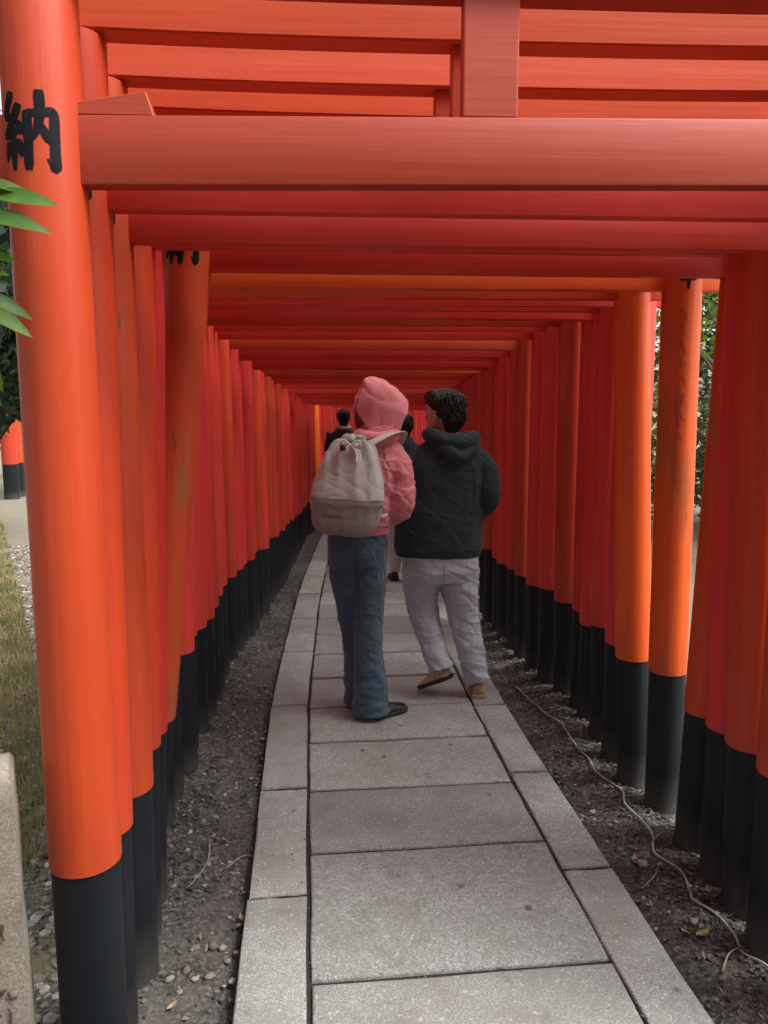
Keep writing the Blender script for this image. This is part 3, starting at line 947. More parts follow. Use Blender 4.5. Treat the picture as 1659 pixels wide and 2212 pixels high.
bm = bmesh.new()
cab = [(1.02, 4.3), (1.06, 3.95), (1.102, 3.535), (1.124, 3.283), (1.119, 3.17), (1.154, 3.061), (1.167, 2.96), (1.142, 2.868), (1.169, 2.743), (1.172, 2.66), (1.143, 2.569),
       (1.186, 2.451), (1.171, 2.346), (1.164, 2.296), (1.207, 2.21), (1.209, 2.111), (1.198, 2.049), (1.235, 1.979), (1.25, 1.86), (1.22, 1.7), (1.24, 1.5)]
cp = [(x, y, gz(x, y) + 0.010 + 0.004 * mn.noise((y * 9, 0, 0))) for x, y in catmull(cab, 5)]
add_tube(bm, cp, 0.0044, 8)
cb = from_bm('cable', bm, M['cable'], smooth=True)
tag(cb, 'grey cable winding over the earth beside the right row of pillar feet', 'cable')

def twig(pts, r, label):
    bm = bmesh.new()
    P = catmull([(x, y, gz(x, y) + z) for x, y, z in pts], 4)
    add_tube(bm, P, [r * (1 - 0.6 * i / len(P)) for i in range(len(P))], 6)
    o = from_bm('twig', bm, M['twig'], smooth=True)
    tag(o, label, 'twig', 'twigs lying on the earth beside the path')
twig([(-.405, 1.86, .012), (-.44, 1.80, .02), (-.47, 1.74, .012), (-.52, 1.66, .008)], .004, 'pale bent twig on the left earth strip, nearest the picture bottom')
twig([(-.50, 2.72, .014), (-.49, 2.60, .012), (-.53, 2.46, .01)], .004, 'curved twig against the foot of the left pillars')
twig([(-.42, 2.58, .01), (-.36, 2.66, .012), (-.30, 2.70, .01)], .0035, 'short twig lying toward the left edge stones')
twig([(1.16, 2.63, .012), (1.21, 2.66, .02), (1.25, 2.655, .018)], .004, 'small forked twig touching the cable on the right')
twig([(1.02, 2.38, .01), (1.09, 2.44, .014), (1.13, 2.50, .012)], .004, 'pale twig between the right edge stones and the cable')
twig([(1.10, 1.98, .01), (1.16, 2.05, .014), (1.23, 2.07, .012)], .0035, 'thin twig under the cable near the picture edge')

def dry_leaf(x, y, s, a, label):
    vs, fs = [], []
    for i in range(6):
        t = i / 5; w = 0.42 * math.sin(math.pi * min(1, t * 0.95 + 0.05)) 
        for k in (-1, 0, 1):
            vs.append(((t - .5) * s, k * w * s * .5, 0.006 + 0.18 * s * (abs(k) * 0.6 + (t - .5) ** 2 * 2)))
    for i in range(5):
        for k in range(2):
            b = i * 3 + k; fs.append((b, b + 1, b + 4, b + 3))
    o = from_data('dry_leaf', vs, fs, M['dry_leaf'], smooth=True)
    o.location = (x, y, gz(x, y) + 0.004); o.rotation_euler = (R(6), R(-5), a)
    tag(o, label, 'leaf', 'dry leaves on the earth')
dry_leaf(1.12, 2.14, .055, .3, 'tan dry leaf beside the cable, on the right earth strip')
dry_leaf(1.06, 2.55, .05, 1.2, 'dry leaf near the right edge stone joint')
dry_leaf(1.07, 2.16, .035, 2.2, 'small pale dry leaf beside the tan one')
dry_leaf(-.645, 1.66, .06, .1, 'ochre dry leaf between stone post and black pillar base')
dry_leaf(-.47, 1.93, .035, .9, 'curled dry leaf on the left earth strip')
dry_leaf(-.33, 2.3, .04, 2.0, 'dry leaf against the left edge stones')

# ------------------------------------------------------------------ plants
def leaf_mesh(length, width, droop, fold=0.25):
    vs, fs = [], []
    n = 9
    for i in range(n):
        t = i / (n - 1)
        w = width * (math.sin(math.pi * (t ** 0.8)) ** 0.9) * 0.5 + 0.0004
        z = -droop * t * t * length
        for k in (-1, 0, 1):
            vs.append((t * length, k * w, z + abs(k) * w * fold))
    for i in range(n - 1):
        for k in range(2):
            b = i * 3 + k; fs.append((b, b + 1, b + 4, b + 3))
    return vs, fs
shrub = empty('shrub', (-0.98, 1.45, -0.04))
tag(shrub, 'shrub with long glossy green leaves reaching in front of the big orange pillar', 'shrub')
bm = bmesh.new()
stem_pts = catmull([(0, 0, -0.05), (.03, .01, .6), (.06, -.01, 1.2), (.10, -.02, 1.7), (.16, -.03, 2.02)], 5)
add_tube(bm, stem_pts, [0.014 * (1 - 0.6 * i / len(stem_pts)) for i in range(len(stem_pts))], 8)
for z0, x1, z1, yy in ((1.55, .34, 1.93, -.03), (1.45, .33, 1.80, -.02), (1.35, .30, 1.68, -.02), (1.7, .30, 2.03, .0), (1.5, -.25, 1.8, .1), (1.3, -.2, 1.6, -.1), (1.6, -.1, 2.1, .12)):
    p = catmull([(.08, -.01, z0), ((.08 + x1) / 2, yy, (z0 + z1) / 2 + .05), (x1, yy, z1)], 5)
    add_tube(bm, p, [0.006 * (1 - 0.6 * i / len(p)) for i in range(len(p))], 6)
from_bm('stem', bm, M['bark'], shrub, smooth=True)
LV = [leaf_mesh(l, w, d) for l, w, d in ((.135, .044, .22), (.12, .040, .35), (.14, .044, .5), (.10, .036, .15))]
lme = []
for v, f in LV:
    me = bpy.data.meshes.new('leaf'); me.from_pydata(v, [], f); me.update(); me.materials.append(M['leaf_big'])
    for p in me.polygons: p.use_smooth = True
    lme.append(me)
def leaf(x, y, z, heading, pitch, roll, k, s=1.0):
    o = bpy.data.objects.new('leaf', lme[k]); COL.objects.link(o); o.parent = shrub
    o.location = (x + .98, y - 1.45, z + .04); o.rotation_euler = (roll, pitch, heading); o.scale = (s * .92, s * .92, s * .92)
# the sprays that cross the pillar
leaf(-.595, 1.42, 1.962, R(0), R(0), R(60), 0, .85)
leaf(-.61, 1.41, 1.925, R(-6), R(2), R(55), 1, .98)
leaf(-.615, 1.42, 1.985, R(15), R(6), R(40), 3)
leaf(-.685, 1.43, 1.90, R(-10), R(18), R(50), 2, .8)
leaf(-.645, 1.42, 1.842, R(0), R(6), R(55), 3, .75)
leaf(-.625, 1.42, 1.795, R(5), R(16), R(55), 1, .78)
leaf(-.625, 1.41, 1.775, R(-5), R(24), R(45), 0, .80)
leaf(-.655, 1.41, 1.72, R(10), R(45), R(40), 2, .75)
leaf(-.66, 1.42, 1.68, R(0), R(40), R(30), 1, .8)
leaf(-.63, 1.42, 1.865, R(4), R(4), R(50), 3, .75)
leaf(-.635, 1.42, 1.70, R(0), R(52), R(35), 1, .7)
rl_ = random.Random(21)
for _ in range(70):
    a = rl_.uniform(0, 6.28); q = rl_.uniform(.05, .36)
    z = rl_.uniform(1.45, 2.15)
    x = -.98 + q * math.cos(a); yv = 1.45 + q * math.sin(a) * .6
    if x > -.70: x = -.70 - rl_.uniform(0, .1)
    leaf(x, yv, z, a + rl_.uniform(-.6, .6), rl_.uniform(0, .8), rl_.uniform(-.8, .8), rl_.randrange(4), rl_.uniform(.6, 1.1))

def tree(name, x, y, h, cr, ch0, label, group, lm, nleaf=2600, trunk_r=0.1, seed=1, cat='tree', ls=0.10):
    rt = random.Random(seed)
    z0 = -0.05 - drop(y)
    root = empty(name, (x, y, z0)); tag(root, label, cat, group)
    bm = bmesh.new()
    tp = catmull([(0, 0, -.1), (rt.uniform(-.1, .1), rt.uniform(-.1, .1), h * .35), (rt.uniform(-.25, .25), rt.uniform(-.25, .25), h * .85)], 6)
    add_tube(bm, tp, [trunk_r * (1.15 - 0.95 * i / len(tp)) for i in range(len(tp))], 10)
    clumps = []
    for k in range(22):
        a = rt.uniform(0, 6.28); zz = ch0 + (h - ch0) * rt.random()
        q = cr * (0.35 + 0.65 * rt.random()) * (math.sin(math.pi * min(.97, max(.12, (zz - ch0) / (h - ch0) * .85 + .15))) ** .6)
        c = Vector((q * math.cos(a), q * math.sin(a), zz))
        clumps.append((c, rt.uniform(.22, .42) * cr))
        s = Vector(tp[min(len(tp) - 1, int(len(tp) * max(0.25, zz / h * .75)))])
        m_ = (s + c) / 2 + Vector((0, 0, .08))
        p = catmull([tuple(s), tuple(m_), tuple(c)], 4)
        add_tube(bm, p, [trunk_r * .28 * (1 - .8 * i / len(p)) for i in range(len(p))], 5)
    from_bm('trunk' if cat == 'tree' else 'stems', bm, M['bark'], root, smooth=True)
    vs, fs = [], []
    for _ in range(nleaf):
        c, q = rt.choice(clumps)
        d = Vector((rt.gauss(0, 1), rt.gauss(0, 1), rt.gauss(0, .8))).normalized() * q * rt.random() ** .45
        p = c + d
        u = Vector((rt.gauss(0, 1), rt.gauss(0, 1), rt.gauss(-.2, .6))).normalized()
        w = u.orthogonal().normalized(); w.rotate(Matrix.Rotation(rt.uniform(0, 6.28), 3, u))
        l = ls * rt.uniform(.6, 1.3)
        b = len(vs)
        vs += [tuple(p), tuple(p + u * l * .5 + w * l * .26), tuple(p + u * l), tuple(p + u * l * .5 - w * l * .26)]
        fs.append((b, b + 1, b + 2, b + 3))
    from_data('crown', vs, fs, lm, root)
    return root
TR = 'trees and bushes beside the tunnel'
tree('tree', 4.6, 7.9, 5.0, 1.7, .9, 'leafy light green tree seen in the gap right of the knotty pillar', TR, M['leaf_light'], 4200, .12, 1)
tree('tree', 3.9, 10.2, 4.2, 1.5, .3, 'grey green tree seen between the two orange right pillars', TR, M['leaf_tree'], 4200, .1, 2)
tree('tree', 6.6, 12.5, 6.0, 2.3, .6, 'tall tree far behind the right side daylight gap', TR, M['leaf_tree'], 4500, .15, 3, ls=.14)
tree('tree', 5.9, 9.3, 5.5, 1.9, .2, 'broad green tree filling the right side daylight gap', TR, M['leaf_tree'], 6500, .12, 14, ls=.13)
tree('bush', 5.5, 11.0, 2.0, 1.2, .1, 'round green bush low behind the right side daylight gap', TR, M['leaf_tree'], 2600, .05, 4, cat='bush')
tree('tree', -5.2, 10.0, 5.0, 1.9, 1.75, 'dark tree behind the leaves left of the nearest pillar', TR, M['leaf_dark'], 7500, .14, 5, ls=.16)
tree('tree', -10.0, 18.5, 7.0, 3.0, .6, 'dark tree standing behind the neighbouring torii row', TR, M['leaf_dark'], 5200, .2, 6, ls=.2)
tree('tree', -2.75, 5.7, 3.9, 1.0, 1.7, 'slender dark tree nearest the left side of the tunnel', TR, M['leaf_dark'], 6500, .07, 7, ls=.12)
tree('tree', -2.75, 2.5, 5.5, 1.5, 2.0, 'dark tree added over the left side of the near gates for shade', TR, M['leaf_dark'], 7000, .1, 17, ls=.13)  # canopy added mostly out of view to block sky from the left posts
tree('tree', -3.0, -0.4, 5.5, 1.7, 1.6, 'unseen dark tree added left of the viewpoint for shade', TR, M['leaf_dark'], 6000, .1, 18, ls=.13)  # out of view, added to shade the left posts
tree('bush', -13.0, 22.0, 5.0, 4.0, .2, 'wide dark bush far off on the left', TR, M['leaf_tree'], 4500, .1, 8, cat='bush', ls=.25)

vs, fs = [], []
rg = random.Random(31)
for _ in range(42000):
    y = 2.6 + 9.5 * rg.random() ** 1.1
    x = -0.455 * y + rg.uniform(-.55, .25)
    if mn.noise((x * 1.6, y * 1.1, 2.0)) < -0.42 or x > -1.1: continue
    h = rg.uniform(.015, .08) * (1.6 if rg.random() < .1 else 1); a = rg.uniform(0, 6.28); l = rg.uniform(.2, .9) * h
    z = gz(x, y); w = .0022 + .0008 * (y - 3)
    dx, dy = math.cos(a), math.sin(a)
    b = len(vs)
    vs += [(x - dy * w, y + dx * w, z), (x + dy * w, y - dx * w, z), (x + dx * l * .4 + dy * w * .7, y + dy * l * .4 - dx * w * .7, z + h * .6), (x + dx * l * .4 - dy * w * .7, y + dy * l * .4 + dx * w * .7, z + h * .6), (x + dx * l, y + dy * l, z + h)]
    fs += [(b, b + 1, b + 2, b + 3), (b + 3, b + 2, b + 4)]
gr = from_data('grass', vs, fs, M['grass']); tag(gr, kind='stuff')

# ------------------------------------------------------------------ people
def ring_pts(rings, n=28, p=2.3):
    return [ell(cx, cy, cz, rx, ry, n, p) for cx, cy, cz, rx, ry in rings]

def hand(bm, w, d, up, side, s=1.0):
    """palm, four unequal bent fingers, thumb off the palm's side; w wrist, d towards fingers"""
    w, d, up = Vector(w), Vector(d).normalized(), Vector(up).normalized()
    l = d.cross(up).normalized() * side
    add_tube(bm, [w, w + d * .045 * s, w + d * .09 * s], [.026 * s, .036 * s, .034 * s], 12, flat=.5, side=l)
    for k, fl in enumerate((.070, .080, .074, .058)):
        b = w + d * .08 * s + l * (.030 - .020 * k) * s
        p1 = b + d * fl * .5 * s - up * .006 * s
        p2 = p1 + d * fl * .32 * s - up * .020 * s
        p3 = p2 + d * fl * .18 * s - up * .020 * s
        add_tube(bm, [b, p1, p2, p3], [.0095 * s, .009 * s, .008 * s, .0065 * s], 8)
    b = w + d * .03 * s + l * .030 * s
    add_tube(bm, [b, b + d * .03 * s + l * .022 * s, b + d * .065 * s + l * .026 * s - up * .01 * s], [.013 * s, .011 * s, .008 * s], 8)

def head_parts(bm, c, yaw, tilt=0.0, s=1.0):
    """c: middle of head; yaw 0 looks along +Y, positive turns to -X (left)"""
    Rm = Matrix.Rotation(yaw, 3, 'Z') @ Matrix.Rotation(tilt, 3, 'X')
    def T(x, y, z): return Vector(c) + Rm @ Vector((x * s, y * s, z * s))
    # rings from chin to crown: z, half width, front y, back y
    prof = [(-.118, .022, .080, .030), (-.108, .036, .090, .010), (-.085, .052, .093, -.020), (-.055, .062, .092, -.055), (-.02, .069, .093, -.082),
            (.015, .073, .095, -.097), (.05, .075, .096, -.102), (.08, .070, .085, -.096), (.102, .054, .062, -.076), (.115, .030, .03, -.045)]
    rings = []
    for z, hw, fy, by in prof:
        cyy, ry = (fy + by) / 2, (fy - by) / 2
        ring = []
        for i in range(24):
            a = 2 * math.pi * i / 24
            ring.append(T(hw * math.cos(a), cyy + ry * math.sin(a), z))
        rings.append(ring)
    add_ring_loft(bm, rings)
    add_tube(bm, [T(0, .085, .02), T(0, .104, -.012), T(0, .116, -.034), T(0, .098, -.044)], [.010 * s, .012 * s, .015 * s, .012 * s], 8)     # nose
    add_tube(bm, [T(-.024, .086, -.068), T(0, .098, -.066), T(.024, .086, -.068)], [.007 * s, .010 * s, .007 * s], 8)                     # lips
    add_tube(bm, [T(-.024, .086, -.078), T(0, .096, -.079), T(.024, .086, -.078)], [.006 * s, .009 * s, .006 * s], 8)
    for sgn in (-1, 1):
        add_tube(bm, [T(sgn * .012, .096, .022), T(sgn * .034, .094, .028), T(sgn * .055, .076, .020)], [.008 * s, .010 * s, .008 * s], 8)   # brow
        add_ellipsoid(bm, T(sgn * .032, .084, .002), (.013 * s, .010 * s, .009 * s), 10, 6)                                           # eye under lid
        add_ellipsoid(bm, T(sgn * .076, -.005, -.012), (.010 * s, .020 * s, .032 * s), 12, 8, Rm @ Matrix.Rotation(sgn * .35, 3, 'Z'))         # ear
    return T

def shoe(root, heel, toe, z, mat, sole, pitch=0.0, w=.047, name='shoe'):
    """heel & toe xy; pitch lifts the heel"""
    h, t = Vector((heel[0], heel[1], 0)), Vector((toe[0], toe[1], 0))
    L = (t - h).length; ang = math.atan2(t.y - h.y, t.x - h.x)
    bm = bmesh.new()
    prof = [(0.0, .026, .062), (.05, .036, .075), (.15, .039, .088), (.30, .039, .090), (.45, .041, .072), (.62, .047, .054), (.80, .047, .044), (.93, .036, .036), (1.0, .016, .028)]
    rings = []
    for f, hw, top in prof:
        ring = []
        for i in range(18):
            a = 2 * math.pi * i / 18
            yy = hw / .047 * w * math.cos(a); zz = math.sin(a)
            zz = .018 + (top - .018) * max(0, zz) ** .8 if zz > 0 else .018 + .004 * zz
            ring.append((f * L, yy, zz))
        rings.append(ring)
    add_ring_loft(bm, rings)
    bmesh.ops.recalc_face_normals(bm, faces=bm.faces[:])
    up = from_bm(name, bm, mat, root, smooth=True)
    bm = bmesh.new()
    rings = []
    for zz, e in ((0.0, 0.0), (.006, .003), (.020, .003), (.022, 0.0)):
        ring = []
        out = [(f, hw / .047 * w) for f, hw, _ in prof]
        for f, hw in out: ring.append((f * L * 1.01 - .001 - (e if f == 0 else 0), hw + .003 + e, zz))
        for f, hw in reversed(out): ring.append((f * L * 1.01 - .001, -hw - .003 - e, zz))
        rings.append(ring)
    add_ring_loft(bm, rings)
    bmesh.ops.recalc_face_normals(bm, faces=bm.faces[:])
    so = from_bm('sole', bm, sole, up, angle=40)
    # pivot about the toe when the heel is up
    up.matrix_local = Matrix.Translation((t.x, t.y, z)) @ Matrix.Rotation(ang, 4, 'Z') @ Matrix.Rotation(pitch, 4, 'Y') @ Matrix.Translation((-L, 0, 0))
    return up

def folds(amp, vx=7.0, vz=11.0, seed=0.0, fine=0.35, slant=0.6):
    """soft creases running across the cloth"""
    def f(p, n):
        q = Vector((p.x * vx + seed, p.y * vx, p.z * vz + p.x * vx * slant))
        a = mn.noise(q) + 0.45 * mn.noise(q * 2.3 + Vector((3, 1, 7)))
        r = max(0, 1 - abs(mn.noise(q * 1.1 + Vector((11, 4, 2)))) * 5.0)
        r2 = max(0, 1 - abs(mn.noise(Vector((q.x * .7 + q.z * .5, q.y * .7, q.z * 1.4 - q.x * .6)) + Vector((2, 9, 4)))) * 6.0)
        return amp * (a * 0.5 - fine * 1.2 * r * r + fine * r2 * r2 * 1.2)
    return f

def tube_r(bm, pts, n=20):
    """pts: (x,y,z,r)"""
    P = catmull(pts, 6)
    add_tube(bm, [p[:3] for p in P], [p[3] for p in P], n)

def person(name, label, cfg):
    root = empty('person', (cfg['base'][0], cfg['base'][1], cfg.get('z', 0.0)))
    tag(root, label, 'person', 'people walking through the tunnel')
    return root
def W(root, pts):
    bx, by, bz = root.location
    return [(p[0] - bx, p[1] - by, p[2] - 0.0, *p[3:]) for p in pts]

# ---- walker in pink
pa = person('person', 'walker in a pink hooded top, hood up, blue wide jeans, seen from behind', dict(base=(0.13, 3.85)))
bm = bmesh.new()
add_ring_loft(bm, ring_pts(W(pa, [(.085, 3.88, .84, .13, .09), (.085, 3.88, .95, .135, .095), (.09, 3.88, 1.08, .115, .085), (.11, 3.88, 1.22, .13, .09), (.14, 3.88, 1.34, .145, .09), (.165, 3.88, 1.41, .10, .07), (.18, 3.89, 1.45, .052, .052)])))
tube_r(bm, W(pa, [(.175, 3.885, 1.42, .055), (.195, 3.90, 1.50, .05), (.205, 3.92, 1.57, .05)]))
head_parts(bm, Vector((.205, 3.93, 1.595)) - Vector((.13, 3.85, 0)), R(-62), R(-20), .93)
for pts in ([(.275, 3.88, 1.375, .05), (.31, 3.85, 1.25, .045), (.32, 3.83, 1.13, .04), (.285, 3.92, 1.08, .035), (.235, 4.0, 1.045, .027)],
            [(.005, 3.88, 1.375, .05), (-.06, 3.865, 1.24, .045), (-.09, 3.86, 1.13, .04), (-.05, 3.95, 1.08, .035), (-.01, 4.0, 1.045, .027)]):
    tube_r(bm, W(pa, pts))
hand(bm, W(pa, [(.235, 4.0, 1.045)])[0], (-.5, .45, -.15), (.1, .5, .8), 1, .92)
hand(bm, W(pa, [(-.01, 4.0, 1.045)])[0], (.5, .45, -.15), (-.1, .5, .8), -1, .92)
for pts in ([(.145, 3.88, .88, .085), (.142, 3.875, .66, .07), (.135, 3.86, .48, .052), (.145, 3.83, .30, .05), (.155, 3.82, .09, .034)],
            [(.025, 3.88, .88, .085), (.04, 3.92, .66, .07), (.065, 3.95, .48, .052), (.085, 3.97, .30, .05), (.095, 3.97, .09, .034)]):
    tube_r(bm, W(pa, pts))
remeshed('body', bm, .0075, M['skin'], pa, 4)

bm = bmesh.new()
tor = [(.085, 3.88, .985, .165, .128), (.085, 3.88, 1.03, .178, .14), (.092, 3.88, 1.12, .182, .148), (.108, 3.88, 1.22, .182, .148), (.125, 3.88, 1.31, .178, .138), (.145, 3.88, 1.38, .165, .118), (.165, 3.885, 1.435, .125, .10), (.185, 3.89, 1.48, .088, .085), (.19, 3.895, 1.51, .08, .08)]
add_ring_loft(bm, ring_pts(W(pa, catmull(tor, 3))))
for pts in ([(.235, 3.88, 1.375, .080), (.285, 3.865, 1.30, .078), (.305, 3.85, 1.20, .073), (.305, 3.84, 1.12, .070), (.285, 3.90, 1.075, .066), (.245, 3.97, 1.05, .055), (.225, 3.995, 1.045, .040)],
            [(.03, 3.88, 1.375, .080), (-.025, 3.87, 1.30, .076), (-.07, 3.86, 1.20, .072), (-.088, 3.855, 1.11, .068), (-.06, 3.92, 1.075, .062), (-.02, 3.98, 1.05, .052), (-.005, 4.0, 1.045, .040)]):
    tube_r(bm, W(pa, pts))
add_ring_loft(bm, ring_pts(W(pa, [(.085, 3.88, .965, .158, .122), (.085, 3.88, 1.0, .166, .128)])))
remeshed('hooded_top', bm, .0065, M['pink'], pa, 4, folds(.015, 9, 14, 1.7))

# hood: arches from the seam at the back of the head to the brim round the face
def hood(root, c, yaw, tilt, mat):
    Rm = Matrix.Rotation(yaw, 3, 'Z') @ Matrix.Rotation(tilt, 3, 'X')
    #       y     half width, top, bottom, bottom half width, peak exponent
    arcs = [(-.150, .006, .100, -.050, .006, 2.0), (-.142, .036, .118, -.085, .030, 1.7), (-.118, .066, .136, -.115, .056, 1.65), (-.078, .089, .149, -.135, .074, 1.7),
            (-.030, .100, .152, -.145, .082, 1.8), (.020, .103, .147, -.150, .084, 1.9), (.065, .101, .138, -.150, .080, 2.0), (.098, .096, .128, -.146, .074, 2.0), (.118, .092, .120, -.140, .070, 2.0),
            (.112, .084, .110, -.134, .064, 2.0)]
    arcs = [(a_[0] * .92, a_[1] * .93, a_[2] * .95, a_[3] * .97, a_[4] * .93, a_[5]) for a_ in arcs]
    arcs = catmull(arcs, 3)
    nu = 44
    bm = bmesh.new()
    rows = []
    for (y, w, zt, zb, wb, p) in arcs:
        row = []
        for i in range(nu + 1):
            t = i / nu
            a = -0.62 * math.pi + 1.24 * math.pi * t          # 0 is the crown
            sn, cs = math.sin(a), math.cos(a)
            x = w * math.copysign(abs(sn) ** (2 / p), sn)
            if cs >= 0: z = zt * abs(cs) ** (2 / p)
            else:
                k = abs(cs) / abs(math.cos(0.62 * math.pi))
                z = zb * k
                x = math.copysign(w + (wb - w) * smooth01(k), sn)
            yy = y - (.030 * smooth01(-z / .12) if y < -.02 else 0) * -1
            q = Vector((x * 11, yy * 14, z * 13))
            n_ = mn.noise(q) * .006 + .005 * mn.noise(q * 2.1)
            n_ += -.006 * max(0, 1 - abs(mn.noise(Vector((x * 6, yy * 9 + z * 9, z * 12 + 3)))) * 5) ** 2
            d = Vector((x, yy * .7, z * .7)).normalized()
            row.append(bm.verts.new(Vector(c) + Rm @ (Vector((x, yy, z)) + d * n_)))
        rows.append(row)
    for a, b in zip(rows, rows[1:]):
        for i in range(nu):
            bm.faces.new((a[i], a[i+1], b[i+1], b[i]))
    bmesh.ops.recalc_face_normals(bm, faces=bm.faces[:])
    o = from_bm('hood', bm, mat, root, smooth=True)
    m = o.modifiers.new('thick', 'SOLIDIFY'); m.thickness = .010; m.offset = 0
    sb_ = o.modifiers.new('sub', 'SUBSURF'); sb_.levels = 1; sb_.render_levels = 1
    return o
hood(pa, Vector((.200, 3.925, 1.588)) - Vector((.13, 3.85, 0)), R(-62), R(-24), M['pink'])
bm = bmesh.new()                                         # hood's roll round the neck
pts = [(.115, 3.90, 1.47, .03), (.10, 3.83, 1.46, .034), (.165, 3.78, 1.445, .036), (.25, 3.80, 1.455, .034), (.275, 3.88, 1.465, .03), (.24, 3.96, 1.45, .026)]
P = catmull(W(pa, pts), 6); add_tube(bm, [p[:3] for p in P], [p[3] for p in P], 14)
from_bm('collar_fold', bm, M['pink'], pa, smooth=True)

bm = bmesh.new()
add_ring_loft(bm, ring_pts(W(pa, [(.083, 3.88, 1.02, .140, .105), (.082, 3.88, .95, .150, .118), (.082, 3.88, .88, .152, .122), (.083, 3.88, .80, .14, .11)])))
for pts in ([(.135, 3.88, .88, .094), (.14, 3.88, .74, .092), (.14, 3.87, .58, .080), (.135, 3.855, .44, .074), (.14, 3.84, .28, .078), (.146, 3.83, .14, .088), (.150, 3.825, .022, .098)],
            [(.022, 3.88, .88, .094), (.032, 3.90, .74, .090), (.05, 3.93, .58, .078), (.065, 3.95, .44, .072), (.085, 3.965, .28, .076), (.095, 3.97, .14, .084), (.10, 3.975, .024, .090)]):
    tube_r(bm, W(pa, pts))
def jean(p, n):
    f = folds(.010, 8, 10, 4.2)
    k = smooth01((.45 - p.z) / .35)
    return f(p, n) + k * .010 * mn.noise(Vector((p.x * 10, p.y * 10, p.z * 34)))
remeshed('jeans', bm, .0065, M['jeans'], pa, 4, jean)
shoe(pa, (.165 - .13, 3.80 - 3.85), (.335 - .13, 3.93 - 3.85), 0.0, M['shoe_black'], M['sole_dark'])
shoe(pa, (.085 - .13, 3.965 - 3.85), (.10 - .13, 4.18 - 3.85), 0.0, M['shoe_black'], M['sole_dark'])

# ---- backpack: carried, so a thing of its own
bp = empty('backpack', (0.02, 3.64, 1.0))
tag(bp, 'grey canvas drawstring backpack with taupe lower half on the pink walker', 'backpack')
def bag_ring(cx, z, hw, d, n=36, p=2.8):
    return ell(cx, .0, z, hw, d, n, p)
secs = [(-.010, -.005, .090, .060), (-.008, .012, .130, .082), (-.005, .06, .158, .098), (.0, .13, .168, .102), (.002, .21, .160, .098), (.004, .29, .142, .090), (.008, .36, .118, .078), (.012, .415, .094, .066), (.016, .448, .072, .05)]
def bag(secs, lo_i, grow):
    S = catmull(secs, 4)
    return [bag_ring(c, z, h + grow, d + grow) for c, z, h, d in S if z >= lo_i[0] and z <= lo_i[1]]
def bag_noise(p, n):
    sag = max(0, 1 - abs(mn.noise(Vector((p.x * 9 + p.z * 6, p.y * 9, p.z * 13)))) * 5)
    return .008 * mn.noise(Vector((p.x * 9 + 2, p.y * 9, p.z * 7))) + .004 * mn.noise(Vector((p.x * 26, p.y * 26, p.z * 6 + 5))) - .0025 * sag * sag
bm = bmesh.new(); add_ring_loft(bm, bag(secs, (-1, 1), 0)); remeshed('bag_body', bm, .006, M['canvas_dark'], bp, 3, bag_noise)
bm = bmesh.new()
S = bag(secs, (.165, 1), .007)
add_ring_loft(bm, S)
def flap_noise(p, n):
    a = math.atan2(p.y, p.x)
    g = smooth01((p.z - .15) / .28)
    return bag_noise(p, n) + g * .014 * math.sin(a * 9 + 3 * mn.noise(Vector((p.x * 8, 0, p.z * 6)))) * (.5 + .5 * mn.noise(Vector((a * 2, p.z * 5, 1))))
remeshed('upper_cloth', bm, .006, M['canvas_light'], bp, 2, flap_noise)
bm = bmesh.new()                                       # gathered neck and loose knot of the drawstring
for k in range(9):
    a = 2 * math.pi * k / 9 + .3
    q = .055 + .012 * math.sin(k * 2.3)
    add_tube(bm, catmull([(.016, -.01, .435), (.016 + q * .7 * math.cos(a), -.01 + q * .6 * math.sin(a), .465), (.016 + q * math.cos(a), -.015 + q * .8 * math.sin(a), .45 + .012 * math.sin(k))], 4), [.016] * 9, 8)
remeshed('gathered_top', bm, .0055, M['canvas_light'], bp, 2, bag_noise)
bm = bmesh.new()
for pts in ([(-.035, -.075, .435), (.005, -.09, .43), (.05, -.07, .437)], [(.0, -.088, .43), (-.03, -.098, .40), (-.045, -.10, .36)], [(.005, -.088, .43), (.03, -.10, .40), (.035, -.105, .35)],
            [(.0, -.088, .43), (-.03, -.10, .45), (-.045, -.09, .425), (-.01, -.088, .428)], [(.005, -.088, .43), (.04, -.10, .452), (.05, -.09, .42), (.01, -.088, .428)]):
    P = catmull(pts, 5); add_tube(bm, P, .0055, 8)
from_bm('drawstring', bm, M['white_tie'], bp, smooth=True)
bm = bmesh.new(); add_ellipsoid(bm, (-.030, -.100, .415), (.014, .010, .016)); from_bm('toggle', bm, M['toggle'], bp, smooth=True)
bm = bmesh.new(); add_box(bm, .012, .058, -.120, -.108, .190, .225, .002); lb = from_bm('label_patch', bm, M['patch'], bp); bp.rotation_euler = (0, R(4), R(-4))
lb.rotation_euler = (R(-4), 0, R(6))
bm = bmesh.new(); add_box(bm, -.135, .135, -.004, .0, 0, .012, .001)
